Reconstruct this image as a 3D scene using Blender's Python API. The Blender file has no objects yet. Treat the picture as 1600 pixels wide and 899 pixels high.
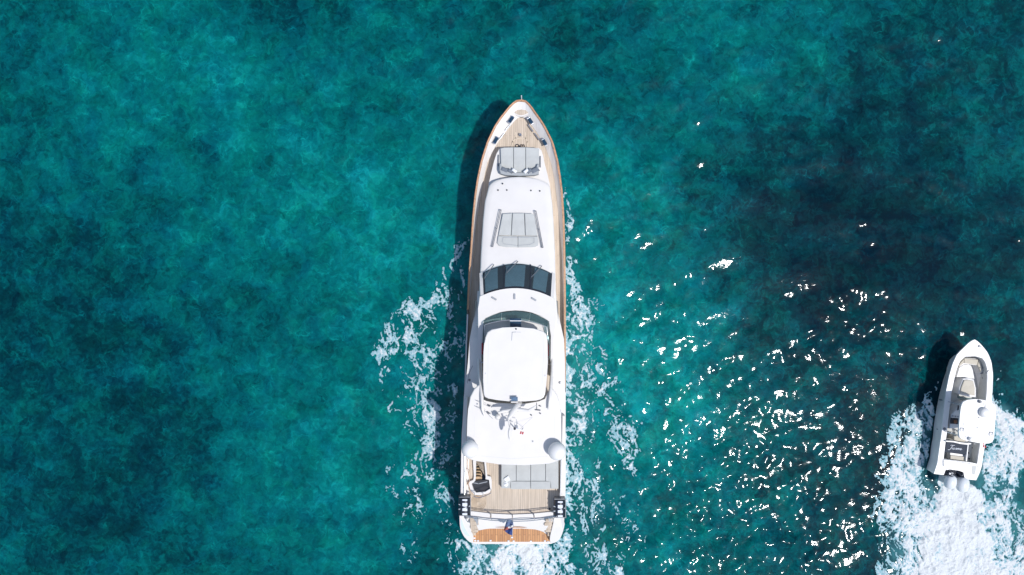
import bpy, bmesh, math, random
import numpy as np
from mathutils import Vector, Matrix
from mathutils.geometry import tessellate_polygon
random.seed(7)
sc = bpy.context.scene
COL = sc.collection
R = math.radians

# ------------------------------------------------------------------ camera
CAMH = 48.0
S0 = 0.0445                       # metres per photo pixel at the water
cam_d = bpy.data.cameras.new('camera')
cam = bpy.data.objects.new('camera', cam_d); COL.objects.link(cam)
cam.location = (0, 0, CAMH)
cam.rotation_euler = (0, 0, 0)
cam_d.sensor_width = 36
cam_d.lens = 18 / (800 * S0 / CAMH)
cam_d.clip_start = 0.5
cam_d.clip_end = 9000
sc.camera = cam

# ------------------------------------------------------------------ light
SUN_EL = R(64); SX, SY = 0.845, -0.535
sdir = Vector((SX * math.cos(SUN_EL), SY * math.cos(SUN_EL), math.sin(SUN_EL)))
world = bpy.data.worlds.new('World'); sc.world = world; world.use_nodes = True
wn = world.node_tree
sky = wn.nodes.new('ShaderNodeTexSky'); sky.sky_type = 'NISHITA'; sky.sun_disc = False
sky.sun_elevation = SUN_EL; sky.sun_rotation = math.atan2(SX, SY)
bg = wn.nodes['Background']; bg.inputs['Strength'].default_value = 0.145
wn.links.new(sky.outputs[0], bg.inputs['Color'])
sl = bpy.data.lights.new('sun', 'SUN'); sl.energy = 3.3; sl.angle = R(0.55); sl.color = (1.0, 0.985, 0.965)
so = bpy.data.objects.new('sun', sl); COL.objects.link(so)
so.location = (60, -45, 100)
so.rotation_euler = sdir.to_track_quat('Z', 'Y').to_euler()
sc.view_settings.view_transform = 'Standard'
sc.view_settings.look = 'None'
sc.view_settings.exposure = 0.0
sc.view_settings.gamma = 1.0
sc.cycles.use_denoising = True
sc.cycles.max_bounces = 6
sc.cycles.transparent_max_bounces = 8
sc.cycles.sample_clamp_direct = 40
sc.cycles.sample_clamp_indirect = 4

# ------------------------------------------------------------------ coordinates
def W(px, py, z=0.0):
    k = S0 * (CAMH - z) / CAMH
    return Vector(((px - 800) * k, -(py - 449.5) * k, z))

# ------------------------------------------------------------------ materials
def newmat(name):
    m = bpy.data.materials.new(name); m.use_nodes = True
    nt = m.node_tree
    return m, nt, nt.nodes['Principled BSDF']
def N(nt, t, **kw):
    n = nt.nodes.new(t)
    for k, v in kw.items():
        if k in n.inputs: n.inputs[k].default_value = v
        else: setattr(n, k, v)
    return n
def simple(name, col, rough=0.5, metal=0.0, var=0.06, scale=3.0, bump=0.0, bscale=60, coat=0.0):
    m, nt, p = newmat(name)
    tc = N(nt, 'ShaderNodeTexCoord')
    nz = N(nt, 'ShaderNodeTexNoise', Scale=scale, Detail=5.0)
    nt.links.new(tc.outputs['Object'], nz.inputs['Vector'])
    rp = N(nt, 'ShaderNodeValToRGB')
    c = rp.color_ramp
    c.elements[0].position = .3; c.elements[1].position = .7
    c.elements[0].color = tuple(x * (1 - var) for x in col) + (1,)
    c.elements[1].color = tuple(min(1, x * (1 + var)) for x in col) + (1,)
    nt.links.new(nz.outputs['Fac'], rp.inputs['Fac'])
    nt.links.new(rp.outputs['Color'], p.inputs['Base Color'])
    p.inputs['Roughness'].default_value = rough
    p.inputs['Metallic'].default_value = metal
    if coat: p.inputs['Coat Weight'].default_value = coat
    if bump:
        n2 = N(nt, 'ShaderNodeTexNoise', Scale=bscale, Detail=3.0)
        nt.links.new(tc.outputs['Object'], n2.inputs['Vector'])
        b = N(nt, 'ShaderNodeBump', Strength=bump, Distance=.01)
        nt.links.new(n2.outputs['Fac'], b.inputs['Height'])
        nt.links.new(b.outputs['Normal'], p.inputs['Normal'])
    return m
def teak(name, c1, c2, seam, plank=0.11, rough=.7):
    m, nt, p = newmat(name)
    tc = N(nt, 'ShaderNodeTexCoord')
    mp = N(nt, 'ShaderNodeMapping'); mp.inputs['Rotation'].default_value = (0, 0, R(90))
    nt.links.new(tc.outputs['Object'], mp.inputs['Vector'])
    br = N(nt, 'ShaderNodeTexBrick')
    br.offset = .37; br.inputs['Scale'].default_value = 1.0
    br.inputs['Color1'].default_value = c1 + (1,); br.inputs['Color2'].default_value = c2 + (1,)
    br.inputs['Mortar'].default_value = seam + (1,)
    br.inputs['Brick Width'].default_value = 2.6; br.inputs['Row Height'].default_value = plank
    br.inputs['Mortar Size'].default_value = .011; br.inputs['Bias'].default_value = 0.0
    nt.links.new(mp.outputs['Vector'], br.inputs['Vector'])
    mp2 = N(nt, 'ShaderNodeMapping'); mp2.inputs['Scale'].default_value = (9, .7, 1)
    nt.links.new(tc.outputs['Object'], mp2.inputs['Vector'])
    nz = N(nt, 'ShaderNodeTexNoise', Scale=1.0, Detail=4.0)
    nt.links.new(mp2.outputs['Vector'], nz.inputs['Vector'])
    mx = N(nt, 'ShaderNodeMix', data_type='RGBA', blend_type='MULTIPLY')
    mx.inputs[0].default_value = 1.0
    rp = N(nt, 'ShaderNodeValToRGB')
    rp.color_ramp.elements[0].position = .3; rp.color_ramp.elements[0].color = (.84, .83, .81, 1)
    rp.color_ramp.elements[1].position = .7; rp.color_ramp.elements[1].color = (1.1, 1.1, 1.1, 1)
    nt.links.new(nz.outputs['Fac'], rp.inputs['Fac'])
    nt.links.new(br.outputs['Color'], mx.inputs[6]); nt.links.new(rp.outputs['Color'], mx.inputs[7])
    nt.links.new(mx.outputs[2], p.inputs['Base Color'])
    p.inputs['Roughness'].default_value = rough
    return m
def glassmat(name, tint, opac=.35, rough=.04):
    m, nt, p = newmat(name)
    p.inputs['Base Color'].default_value = tuple(x * .25 for x in tint) + (1,)
    p.inputs['Roughness'].default_value = rough
    tr = N(nt, 'ShaderNodeBsdfTransparent'); tr.inputs['Color'].default_value = tint + (1,)
    mix = N(nt, 'ShaderNodeMixShader'); mix.inputs[0].default_value = opac
    nt.links.new(tr.outputs[0], mix.inputs[1]); nt.links.new(p.outputs[0], mix.inputs[2])
    nt.links.new(mix.outputs[0], nt.nodes['Material Output'].inputs['Surface'])
    return m
M = {}
M['gel'] = simple('white_gelcoat', (.74, .705, .67), .28, var=.025, scale=1.2)
M['gel2'] = simple('white_gelcoat_satin', (.74, .705, .67), .45, var=.03, scale=2.0, bump=.05, bscale=40)
M['boatgel'] = simple('offwhite_gelcoat', (.77, .75, .73), .3, var=.03)
M['floorgel'] = simple('nonskid_grey', (.56, .56, .53), .7, var=.06, scale=8, bump=.2)
M['domewhite'] = simple('radome_white', (.79, .77, .75), .5, var=.02)
M['teak'] = teak('scrubbed_teak', (.60, .50, .40), (.56, .46, .36), (.44, .36, .28), .13)
M['teak_wet'] = teak('oiled_teak', (.60, .30, .12), (.44, .20, .075), (.16, .08, .04), .16, .5)
M['capwood'] = simple('varnished_teak', (.46, .24, .12), .35, var=.25, scale=6, coat=.5)
M['pad'] = simple('grey_upholstery', (.49, .495, .475), .85, var=.07, scale=2.2, bump=.6, bscale=4)
M['pad2'] = simple('grey_vinyl', (.36, .375, .38), .8, var=.08, scale=3, bump=.25, bscale=30)
M['seam'] = simple('dark_seam', (.12, .13, .14), .8)
M['beige'] = simple('beige_vinyl', (.55, .50, .41), .75, var=.06, scale=4, bump=.2, bscale=30)
M['pillow_d'] = simple('charcoal_cloth', (.16, .18, .21), .9, var=.15, scale=12)
M['pillow_l'] = simple('white_cloth', (.78, .78, .78), .9, var=.04)
M['navy'] = simple('navy_canvas', (.016, .026, .045), .7, var=.25, scale=10)
M['black'] = simple('black_plastic', (.018, .022, .035), .4, var=.2)
M['smoke'] = simple('smoked_hatch', (.045, .045, .05), .18, var=.2, scale=2)
M['dark'] = simple('dark_interior', (.035, .045, .07), .6, var=.2)
M['steel'] = simple('stainless_steel', (.62, .64, .66), .22, 1.0, var=.05)
M['railwood'] = simple('worn_steel', (.55, .40, .28), .5, .5)
M['greymetal'] = simple('grey_anodised', (.20, .21, .23), .4, .6)
M['blind'] = simple('windscreen_blind', (.40, .48, .50), .9, var=.08, scale=3)
M['glass'] = glassmat('tinted_glass', (.66, .76, .80), .14)
M['glass_fly'] = glassmat('smoked_screen', (.55, .70, .72), .30)
M['bluepanel'] = simple('dark_blue_panel', (.015, .045, .085), .15, var=.25, scale=5)
M['solar'] = simple('blue_grey_panel', (.10, .17, .27), .2, var=.25, scale=8)
M['red'] = simple('red_cloth', (.45, .02, .03), .8)
M['blue_f'] = simple('blue_bunting', (.035, .065, .23), .85, var=.3, scale=9)
M['slate_f'] = simple('faded_blue_bunting', (.14, .20, .36), .85, var=.2, scale=9)
M['red_f'] = simple('faded_red_bunting', (.45, .13, .10), .85, var=.3, scale=9)
M['strap'] = simple('white_strap', (.72, .74, .78), .6)
M['motor'] = simple('outboard_cowl_white', (.72, .74, .75), .25, var=.03)
M['tan'] = simple('tan_step', (.52, .36, .22), .7, var=.15, scale=10)
M['shade_blue'] = simple('painted_shade_blue', (.62, .70, .78), .25, var=.03)  # bluish tint for the shade painted on the stern quarter
M['vent'] = simple('grey_vent', (.30, .32, .35), .5)

# ------------------------------------------------------------------ object helpers
BASE = {}
def thing(name, label, cat, base, group=None):
    o = bpy.data.objects.new(name, None); COL.objects.link(o)
    o.location = base; o['label'] = label; o['category'] = cat
    o.empty_display_size = .5
    if group: o['group'] = group
    BASE[o] = Vector(base)
    return o
def tag(o, label, cat, group=None):
    o['label'] = label; o['category'] = cat
    if group: o['group'] = group
    return o
def from_bm(name, bm, mat, parent=None, smooth=False, smooth_angle=None):
    bmesh.ops.recalc_face_normals(bm, faces=bm.faces[:])
    xs = [v.co for v in bm.verts]
    lo = Vector((min(c.x for c in xs), min(c.y for c in xs), min(c.z for c in xs)))
    hi = Vector((max(c.x for c in xs), max(c.y for c in xs), max(c.z for c in xs)))
    c = (lo + hi) / 2; c.z = lo.z
    bmesh.ops.translate(bm, verts=bm.verts[:], vec=-c)
    if smooth:
        for f in bm.faces: f.smooth = True
        if smooth_angle:
            for e in bm.edges:
                if len(e.link_faces) == 2 and e.calc_face_angle(0) > smooth_angle: e.smooth = False
    me = bpy.data.meshes.new(name); bm.to_mesh(me); bm.free()
    me.materials.append(mat)
    o = bpy.data.objects.new(name, me); COL.objects.link(o)
    BASE[o] = c.copy()
    if parent is not None:
        o.parent = parent; o.location = c - BASE[parent]
    else: o.location = c
    return o
SPLIT = {'roller', 'horn', 'sunpad', 'coachroof_sunpad', 'aft_sunpad', 'sunpad_headrest', 'deck_socket', 'cable_gland', 'platform_fitting', 'reflective_patch', 'strap',
         'gauge', 'drain_cap', 'deck_fitting', 'rod_holder', 'cleat_fitting', 'roof_fitting', 'rigging_hose', 'hardtop_line', 'cowl_line', 'aerial_wire', 'whip_aerial', 'deck_aerial', 'sunpad_cushion', 'boarding_rail', 'canister_end'}
def islands(bm):
    seen = set(); out = []
    for v in bm.verts:
        if v in seen: continue
        st = [v]; seen.add(v); comp = []
        while st:
            a = st.pop(); comp.append(a)
            for e in a.link_edges:
                b = e.other_vert(a)
                if b not in seen: seen.add(b); st.append(b)
        out.append(comp)
    return out
_from_bm = from_bm
def from_bm(name, bm, mat, parent=None, smooth=False, smooth_angle=None):
    if name not in SPLIT: return _from_bm(name, bm, mat, parent, smooth, smooth_angle)
    last = None
    for comp in islands(bm):
        b2 = bmesh.new(); mp = {v: b2.verts.new(v.co) for v in comp}
        for f in {f for v in comp for f in v.link_faces}:
            b2.faces.new([mp[v] for v in f.verts])
        last = _from_bm(name, b2, mat, parent, smooth, smooth_angle)
    bm.free()
    return last
def spline(pts, n=5, closed=True):
    out = []; L = len(pts)
    rng = L if closed else L - 1
    for i in range(rng):
        def g(k):
            return pts[k % L] if closed else pts[max(0, min(L - 1, k))]
        p0, p1, p2, p3 = (Vector(g(i - 1 + j)) for j in range(4))
        for s in range(n):
            t = s / n
            out.append(0.5 * ((2 * p1) + (p2 - p0) * t + (2 * p0 - 5 * p1 + 4 * p2 - p3) * t * t + (3 * p1 - p0 - 3 * p2 + p3) * t ** 3))
    if not closed: out.append(Vector(pts[-1]))
    return [tuple(p) for p in out]
def slab_bm(bm, P, thick, bev=0.0, seg=2, holes=None):
    """P: list of world vectors of the top outline; straight walls down by thick (number or function of the point)."""
    th = thick if callable(thick) else (lambda p: thick)
    if holes:
        loops = [P] + holes
        tri = tessellate_polygon(loops)
        flat = [p for l in loops for p in l]
        tv = [bm.verts.new(p) for p in flat]
        bv = [bm.verts.new(p - Vector((0, 0, th(p)))) for p in flat]
        for t in tri:
            try:
                bm.faces.new([tv[i] for i in t]); bm.faces.new([bv[i] for i in t])
            except ValueError: pass
        k = 0
        for l in loops:
            n = len(l)
            for i in range(n):
                a, b = k + i, k + (i + 1) % n
                bm.faces.new([tv[a], tv[b], bv[b], bv[a]])
            k += n
        return
    tv = [bm.verts.new(p) for p in P]
    bv = [bm.verts.new(p - Vector((0, 0, th(p)))) for p in P]
    top = bm.faces.new(tv); bm.faces.new(bv[::-1])
    n = len(P)
    for i in range(n):
        bm.faces.new([tv[i], bv[i], bv[(i + 1) % n], tv[(i + 1) % n]])
    if bev:
        bmesh.ops.bevel(bm, geom=list(top.edges), offset=bev, segments=seg, profile=.5, affect='EDGES', clamp_overlap=True)
def slab(name, pts, z, thick, mat, parent, bev=.03, seg=2, sp=0, holes=None, smooth=False):
    if sp: pts = spline(pts, sp)
    zf = z if callable(z) else (lambda x, y: z)
    P = [W(x, y, zf(x, y)) for x, y in pts]
    H = [[W(x, y, zf(x, y)) for x, y in h] for h in holes] if holes else None
    bm = bmesh.new(); slab_bm(bm, P, thick, bev, seg, H)
    return from_bm(name, bm, mat, parent, smooth, R(40) if smooth else None)
def tube_bm(bm, pts, r, seg=6, cap=True):
    pts = [Vector(p) for p in pts]; rings = []
    for i, p in enumerate(pts):
        a = pts[max(0, i - 1)]; b = pts[min(len(pts) - 1, i + 1)]
        d = (b - a).normalized()
        up = Vector((0, 0, 1)) if abs(d.z) < .9 else Vector((1, 0, 0))
        u = d.cross(up).normalized(); v = d.cross(u)
        rr = r[i] if isinstance(r, (list, tuple)) else r
        rings.append([bm.verts.new(p + u * rr * math.cos(2 * math.pi * k / seg) + v * rr * math.sin(2 * math.pi * k / seg)) for k in range(seg)])
    for i in range(len(rings) - 1):
        for k in range(seg):
            bm.faces.new([rings[i][k], rings[i][(k + 1) % seg], rings[i + 1][(k + 1) % seg], rings[i + 1][k]])
    if cap:
        bm.faces.new(rings[0][::-1]); bm.faces.new(rings[-1])
def tube(name, pts, r, mat, parent, seg=6):
    bm = bmesh.new(); tube_bm(bm, pts, r, seg); return from_bm(name, bm, mat, parent, True, R(60))
def tubes(name, lst, mat, parent, seg=6):
    bm = bmesh.new()
    for pts, r in lst: tube_bm(bm, pts, r, seg)
    return from_bm(name, bm, mat, parent, True, R(60))
def grid(name, rows, mat, parent, smooth=True, closed=False, bm=None):
    own = bm is None
    if own: bm = bmesh.new()
    vs = [[bm.verts.new(p) for p in r] for r in rows]
    for i in range(len(vs) - 1):
        n = len(vs[i])
        for k in range(n if closed else n - 1):
            bm.faces.new([vs[i][k], vs[i][(k + 1) % n], vs[i + 1][(k + 1) % n], vs[i + 1][k]])
    if own: return from_bm(name, bm, mat, parent, smooth, R(50))
def sheet(bm, th):
    '''give every face strip in bm a thickness th, straight down'''
    top = bm.faces[:]
    mp = {v: bm.verts.new(v.co - Vector((0, 0, th))) for v in bm.verts[:]}
    bnd = [e for e in bm.edges[:] if len(e.link_faces) == 1]
    for f in top: bm.faces.new([mp[v] for v in reversed(f.verts)])
    for e in bnd:
        a, b = e.verts
        bm.faces.new([a, b, mp[b], mp[a]])
def lathe_bm(bm, c, prof, seg=24, sx=1, sy=1, rot=0):
    rows = []
    for r, z in prof:
        row = []
        for k in range(seg):
            a = 2 * math.pi * k / seg
            x, y = r * sx * math.cos(a), r * sy * math.sin(a)
            row.append(c + Vector((x * math.cos(rot) - y * math.sin(rot), x * math.sin(rot) + y * math.cos(rot), z)))
        rows.append(row)
    vs = [[bm.verts.new(p) for p in r] for r in rows]
    for i in range(len(vs) - 1):
        for k in range(seg):
            bm.faces.new([vs[i][k], vs[i][(k + 1) % seg], vs[i + 1][(k + 1) % seg], vs[i + 1][k]])
    bm.faces.new(vs[0][::-1]); bm.faces.new(vs[-1])
def lathe(name, c, prof, mat, parent, **kw):
    bm = bmesh.new(); lathe_bm(bm, Vector(c), prof, **kw); return from_bm(name, bm, mat, parent, True, R(40))
def box_bm(bm, c, size, rot=0, bev=0.0, tilt=None):
    m = Matrix.Translation(Vector(c)) @ Matrix.Rotation(rot, 4, 'Z')
    if tilt: m = m @ Matrix.Rotation(tilt[0], 4, 'X') @ Matrix.Rotation(tilt[1], 4, 'Y')
    m = m @ Matrix.Diagonal((*size, 1))
    r = bmesh.ops.create_cube(bm, size=1, matrix=m)
    if bev:
        es = {e for v in r['verts'] for e in v.link_edges}
        bmesh.ops.bevel(bm, geom=list(es), offset=bev, segments=2, profile=.5, affect='EDGES', clamp_overlap=True)
def box(name, c, size, mat, parent, rot=0, bev=.02, tilt=None):
    bm = bmesh.new(); box_bm(bm, c, size, rot, bev, tilt); return from_bm(name, bm, mat, parent)
def resample(pts, n):
    P = [Vector(p) for p in pts]; d = [0]
    for a, b in zip(P, P[1:]): d.append(d[-1] + (b - a).length)
    out = []
    for i in range(n):
        t = d[-1] * i / (n - 1); k = 0
        while k < len(P) - 2 and d[k + 1] < t: k += 1
        f = (t - d[k]) / max(1e-9, d[k + 1] - d[k])
        out.append(tuple(P[k].lerp(P[k + 1], min(1, max(0, f)))))
    return out
def arc3(a, b, c, u):
    return (a[0] + (c[0] - a[0]) * u, a[1] * (1 - u) * (1 - 2 * u) + 4 * b[1] * u * (1 - u) + c[1] * u * (2 * u - 1))
def pillow_bm(bm, c, sx, sy, th, rot, tilt=0):
    m = Matrix.Translation(Vector(c)) @ Matrix.Rotation(rot, 4, 'Z') @ Matrix.Rotation(tilt, 4, 'X')
    n = 8; rows = [[], []]
    grids = []
    for s in (1, -1):
        g = []
        for i in range(n + 1):
            r = []
            for j in range(n + 1):
                u, v = i / n * 2 - 1, j / n * 2 - 1
                h = max(0, (1 - u ** 4) * (1 - v ** 4)) ** .6
                pin = 1 - .10 * (abs(u * v)) ** 0 * (1 - abs(u)) * abs(v) - .0
                r.append(bm.verts.new(m @ Vector((u * sx / 2 * (1 - .08 * (1 - v * v)), v * sy / 2 * (1 - .08 * (1 - u * u)), s * h * th / 2))))
            g.append(r)
        grids.append(g)
        for i in range(n):
            for j in range(n):
                bm.faces.new([g[i][j], g[i + 1][j], g[i + 1][j + 1], g[i][j + 1]])
    bmesh.ops.remove_doubles(bm, verts=bm.verts[:], dist=.0005)

# ------------------------------------------------------------------ numpy noise and sea surface
rng = np.random.RandomState(11)
TBL = rng.rand(256, 256).astype(np.float32)
def vnoise(x, y, seed=0):
    xi = np.floor(x).astype(np.int64); yi = np.floor(y).astype(np.int64)
    fx = (x - xi).astype(np.float32); fy = (y - yi).astype(np.float32)
    fx = fx * fx * (3 - 2 * fx); fy = fy * fy * (3 - 2 * fy)
    sx, sy = seed * 37 + 5, seed * 61 + 9
    a = TBL[(xi + sx) & 255, (yi + sy) & 255]; b = TBL[(xi + 1 + sx) & 255, (yi + sy) & 255]
    c = TBL[(xi + sx) & 255, (yi + 1 + sy) & 255]; d = TBL[(xi + 1 + sx) & 255, (yi + 1 + sy) & 255]
    return (a * (1 - fx) + b * fx) * (1 - fy) + (c * (1 - fx) + d * fx) * fy
def fbm(x, y, octs=4, seed=0, gain=.55):
    s = 0; a = 1; t = 0
    for o in range(octs):
        ang = .6 + o * 1.1; c, n = math.cos(ang), math.sin(ang); f = 2.03 ** o
        s = s + a * vnoise((x * c - y * n) * f + 13.7 * o, (x * n + y * c) * f - 7.1 * o, seed + o)
        t += a; a *= gain
    return s / t
# directional wave components: (wavelength, slope rms, direction degrees, spread)
comps = []
wr = random.Random(5)
for lam, sl_, n in ((14, .012, 4), (7, .020, 6), (3.6, .034, 8), (1.9, .048, 12), (1.05, .052, 16), (.6, .030, 16)):
    for i in range(n):
        l = lam * wr.uniform(.72, 1.38); k = 2 * math.pi / l
        th = R(100) + wr.gauss(0, .65 if lam > 1.5 else 1.1)
        amp = sl_ * math.sqrt(2 / n) / k
        comps.append((k * math.cos(th), k * math.sin(th), amp, wr.uniform(0, 6.28)))
def sea_h(x, y):
    r = np.sqrt(x * x + y * y)
    h = np.zeros_like(x)
    # gusts: patches of rougher and calmer water
    g = .30 + 1.25 * np.clip((fbm(x * .28, y * .42, 3, 21) - .38) * 3.4, 0, 1)
    for px, py, rr, am in ((1030, 800, 170, .95), (1150, 870, 150, .5), (1200, 780, 170, .45), (1100, 700, 120, .3), (1390, 280, 230, -.3), (1040, 560, 130, .45), (1280, 850, 130, .35), (1200, 640, 160, .1), (1330, 420, 140, -.12)):
        cx, cy = w2(px, py); g = g + am * np.exp(-((x - cx) ** 2 + (y - cy) ** 2) / (rr * S0) ** 2)
    for kx, ky, a, p in comps:
        lam = 2 * math.pi / math.hypot(kx, ky)
        w = np.clip(1 - (r - 60 * max(lam, 1)) / 40, 0, 1)
        h += (g if lam < 3 else 1) * w * a * np.sin(kx * x + ky * y + p)
    return h

def w2(px, py): return (px - 800) * S0, -(py - 449.5) * S0
def field(x, y, segs):
    F = np.zeros_like(x)
    for x0, y0, x1, y1, r0, r1, d in segs:
        ax, ay = w2(x0, y0); bx, by = w2(x1, y1)
        dx, dy = bx - ax, by - ay; L = dx * dx + dy * dy + 1e-9
        t = np.clip(((x - ax) * dx + (y - ay) * dy) / L, 0, 1)
        q = np.hypot(x - ax - t * dx, y - ay - t * dy) / ((r0 + (r1 - r0) * t) * S0)
        F = np.maximum(F, d * np.clip(1.6 * (1 - q), 0, 1) ** .8)
    return F
# wake density, in photo pixels on the water: x0,y0,x1,y1,r0,r1,density
YW = [(882, 285, 885, 350, 5, 8, .46), (890, 345, 893, 385, 10, 8, .80), (892, 385, 890, 470, 8, 13, .50), (893, 470, 905, 540, 14, 30, .62),
      (902, 540, 902, 640, 26, 26, .68), (915, 490, 935, 560, 16, 16, .48), (893, 620, 903, 720, 13, 22, .55), (935, 600, 985, 700, 12, 16, .42),
      (960, 660, 994, 745, 16, 12, .45), (915, 500, 930, 880, 44, 40, .33), (960, 600, 985, 860, 24, 20, .26), (900, 720, 930, 800, 18, 22, .50), (887, 660, 890, 899, 8, 14, .58), (930, 780, 936, 800, 14, 12, .62),
      (895, 800, 955, 899, 24, 26, .44), (885, 350, 887, 660, 6, 7, .55),
      (724, 372, 700, 420, 8, 12, .50), (704, 410, 686, 450, 9, 12, .40), (690, 455, 640, 480, 20, 20, .50), (668, 470, 608, 552, 20, 18, .54), (694, 470, 705, 560, 24, 26, .46),
      (650, 510, 620, 640, 16, 14, .42), (690, 540, 678, 700, 26, 28, .50), (706, 640, 700, 780, 16, 18, .44), (640, 740, 650, 800, 22, 22, .36),
      (600, 560, 585, 615, 10, 10, .40), (724, 420, 716, 640, 5, 6, .45), (672, 520, 668, 740, 46, 40, .32), (620, 740, 640, 850, 30, 26, .27), (700, 760, 700, 860, 14, 16, .36), (650, 560, 660, 680, 20, 22, .36),
      (726, 845, 722, 905, 14, 20, .60), (752, 858, 744, 905, 22, 30, .58), (790, 852, 778, 905, 22, 30, .96), (825, 852, 832, 905, 32, 44, 1.05), (858, 852, 864, 905, 14, 22, .80), (882, 850, 884, 905, 10, 20, .46)]
SW = [(1464, 588, 1450, 625, 8, 14, .66), (1452, 600, 1426, 660, 10, 26, .74), (1438, 640, 1425, 720, 22, 34, .84), (1422, 700, 1424, 800, 36, 44, .82),
      (1412, 630, 1396, 690, 14, 24, .44), (1396, 690, 1384, 760, 22, 28, .40), (1428, 790, 1436, 905, 44, 66, .86), (1386, 780, 1394, 905, 26, 32, .46),
      (1484, 768, 1486, 905, 30, 84, 1.5), (1502, 772, 1530, 905, 24, 60, 1.35), (1460, 800, 1440, 905, 26, 46, 1.15),
      (1552, 586, 1566, 625, 6, 15, .52), (1556, 622, 1578, 665, 13, 28, 1.0), (1570, 660, 1590, 740, 26, 36, .90), (1558, 690, 1576, 800, 26, 40, .76),
      (1540, 730, 1585, 880, 20, 60, .78), (1600, 800, 1620, 905, 40, 60, .78), (1600, 640, 1606, 700, 10, 16, .50)]
SWgap = [(1470, 600, 1452, 735, 6, 7, 1.0), (1448, 735, 1466, 765, 5, 7, .7), (1605, 745, 1600, 780, 18, 18, .8)]
MILK_Y = [(800, 850, 800, 905, 70, 90, .8), (740, 850, 736, 905, 24, 30, .35), (905, 480, 905, 660, 26, 30, .35), (890, 330, 894, 480, 10, 18, .22), (900, 660, 930, 880, 36, 40, .22)]
MILK_S = [(1480, 770, 1490, 905, 60, 110, 1.0), (1438, 650, 1425, 905, 26, 60, .7), (1566, 650, 1600, 905, 24, 60, .7), (1540, 740, 1560, 905, 30, 50, .6)]
SHOAL = [(800, 600, 330, .06), (930, 480, 150, .06), (230, 90, 210, .05), (380, 240, 200, .10), (600, 330, 190, .12), (560, 640, 200, .15), (960, 330, 140, .18), (1000, 560, 170, .17), (1100, 90, 160, .17),
         (650, 100, 200, .04), (960, 760, 170, .10), (1570, 150, 110, .10), (1330, 50, 120, .08), (430, 770, 140, .10), (1130, 640, 120, .08),
         (1340, 210, 270, -.10), (1260, 320, 200, -.08), (1530, 30, 150, -.14), (140, 560, 200, -.03), (150, 800, 260, -.15), (30, 430, 160, -.12),
         (1460, 520, 230, -.15), (1400, 720, 110, -.24), (470, 0, 80, -.14), (1150, 430, 180, -.10), (1440, 380, 200, -.16), (930, 10, 120, -.08), (1360, 880, 120, -.2), (350, 480, 160, -.06), (1180, 700, 120, -.08)]

def attr(me, name, arr):
    a = me.attributes.new(name, 'FLOAT', 'POINT'); a.data.foreach_set('value', arr.astype(np.float32).ravel())

def build_water():
    def axis(half, step, far):
        a = list(np.arange(-half, half + step / 2, step)); s = step; e = []; x = half
        while x < far:
            s *= 1.12; x += s; e.append(x)
        return np.array([-v for v in e[::-1]] + a + e)
    xs, ys = axis(38, .08, 5000), axis(23, .08, 5000)
    X, Y = np.meshgrid(xs, ys, indexing='xy')
    nx, ny = len(xs), len(ys)
    Z = sea_h(X, Y)
    fo = field(X, Y, YW); fs = field(X, Y, SW)
    rough = np.clip(fo + fs, 0, 1)
    Z = Z + rough * .10 * (fbm(X * 1.6, Y * 1.6, 4, 3) - .5)
    milk = np.maximum(field(X, Y, MILK_Y), field(X, Y, MILK_S)) ** 1.7 * np.clip(1 - field(X, Y, SWgap), 0, 1)
    sh = np.full_like(X, .50)
    for px, py, r, a in SHOAL:
        cx, cy = w2(px, py); sh += a * np.exp(-((X - cx) ** 2 + (Y - cy) ** 2) / (r * S0) ** 2)
    co = np.stack([X, Y, Z], -1).reshape(-1, 3).astype(np.float32)
    i = np.arange(nx * ny).reshape(ny, nx)
    q = np.stack([i[:-1, :-1], i[:-1, 1:], i[1:, 1:], i[1:, :-1]], -1).reshape(-1, 4)
    me = bpy.data.meshes.new('sea_water')
    me.vertices.add(len(co)); me.vertices.foreach_set('co', co.ravel())
    me.loops.add(q.size); me.loops.foreach_set('vertex_index', q.ravel().astype(np.int32))
    me.polygons.add(len(q)); me.polygons.foreach_set('loop_start', np.arange(0, q.size, 4, dtype=np.int32))
    me.polygons.foreach_set('use_smooth', np.ones(len(q), dtype=bool))
    me.update(calc_edges=True)
    attr(me, 'milk', milk); attr(me, 'shoal', sh)
    o = bpy.data.objects.new('sea_water', me); COL.objects.link(o)
    o['kind'] = 'structure'; o['label'] = 'clear turquoise sea over dark and pale seabed patches'
    me.materials.append(water_mat())
    return o

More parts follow.
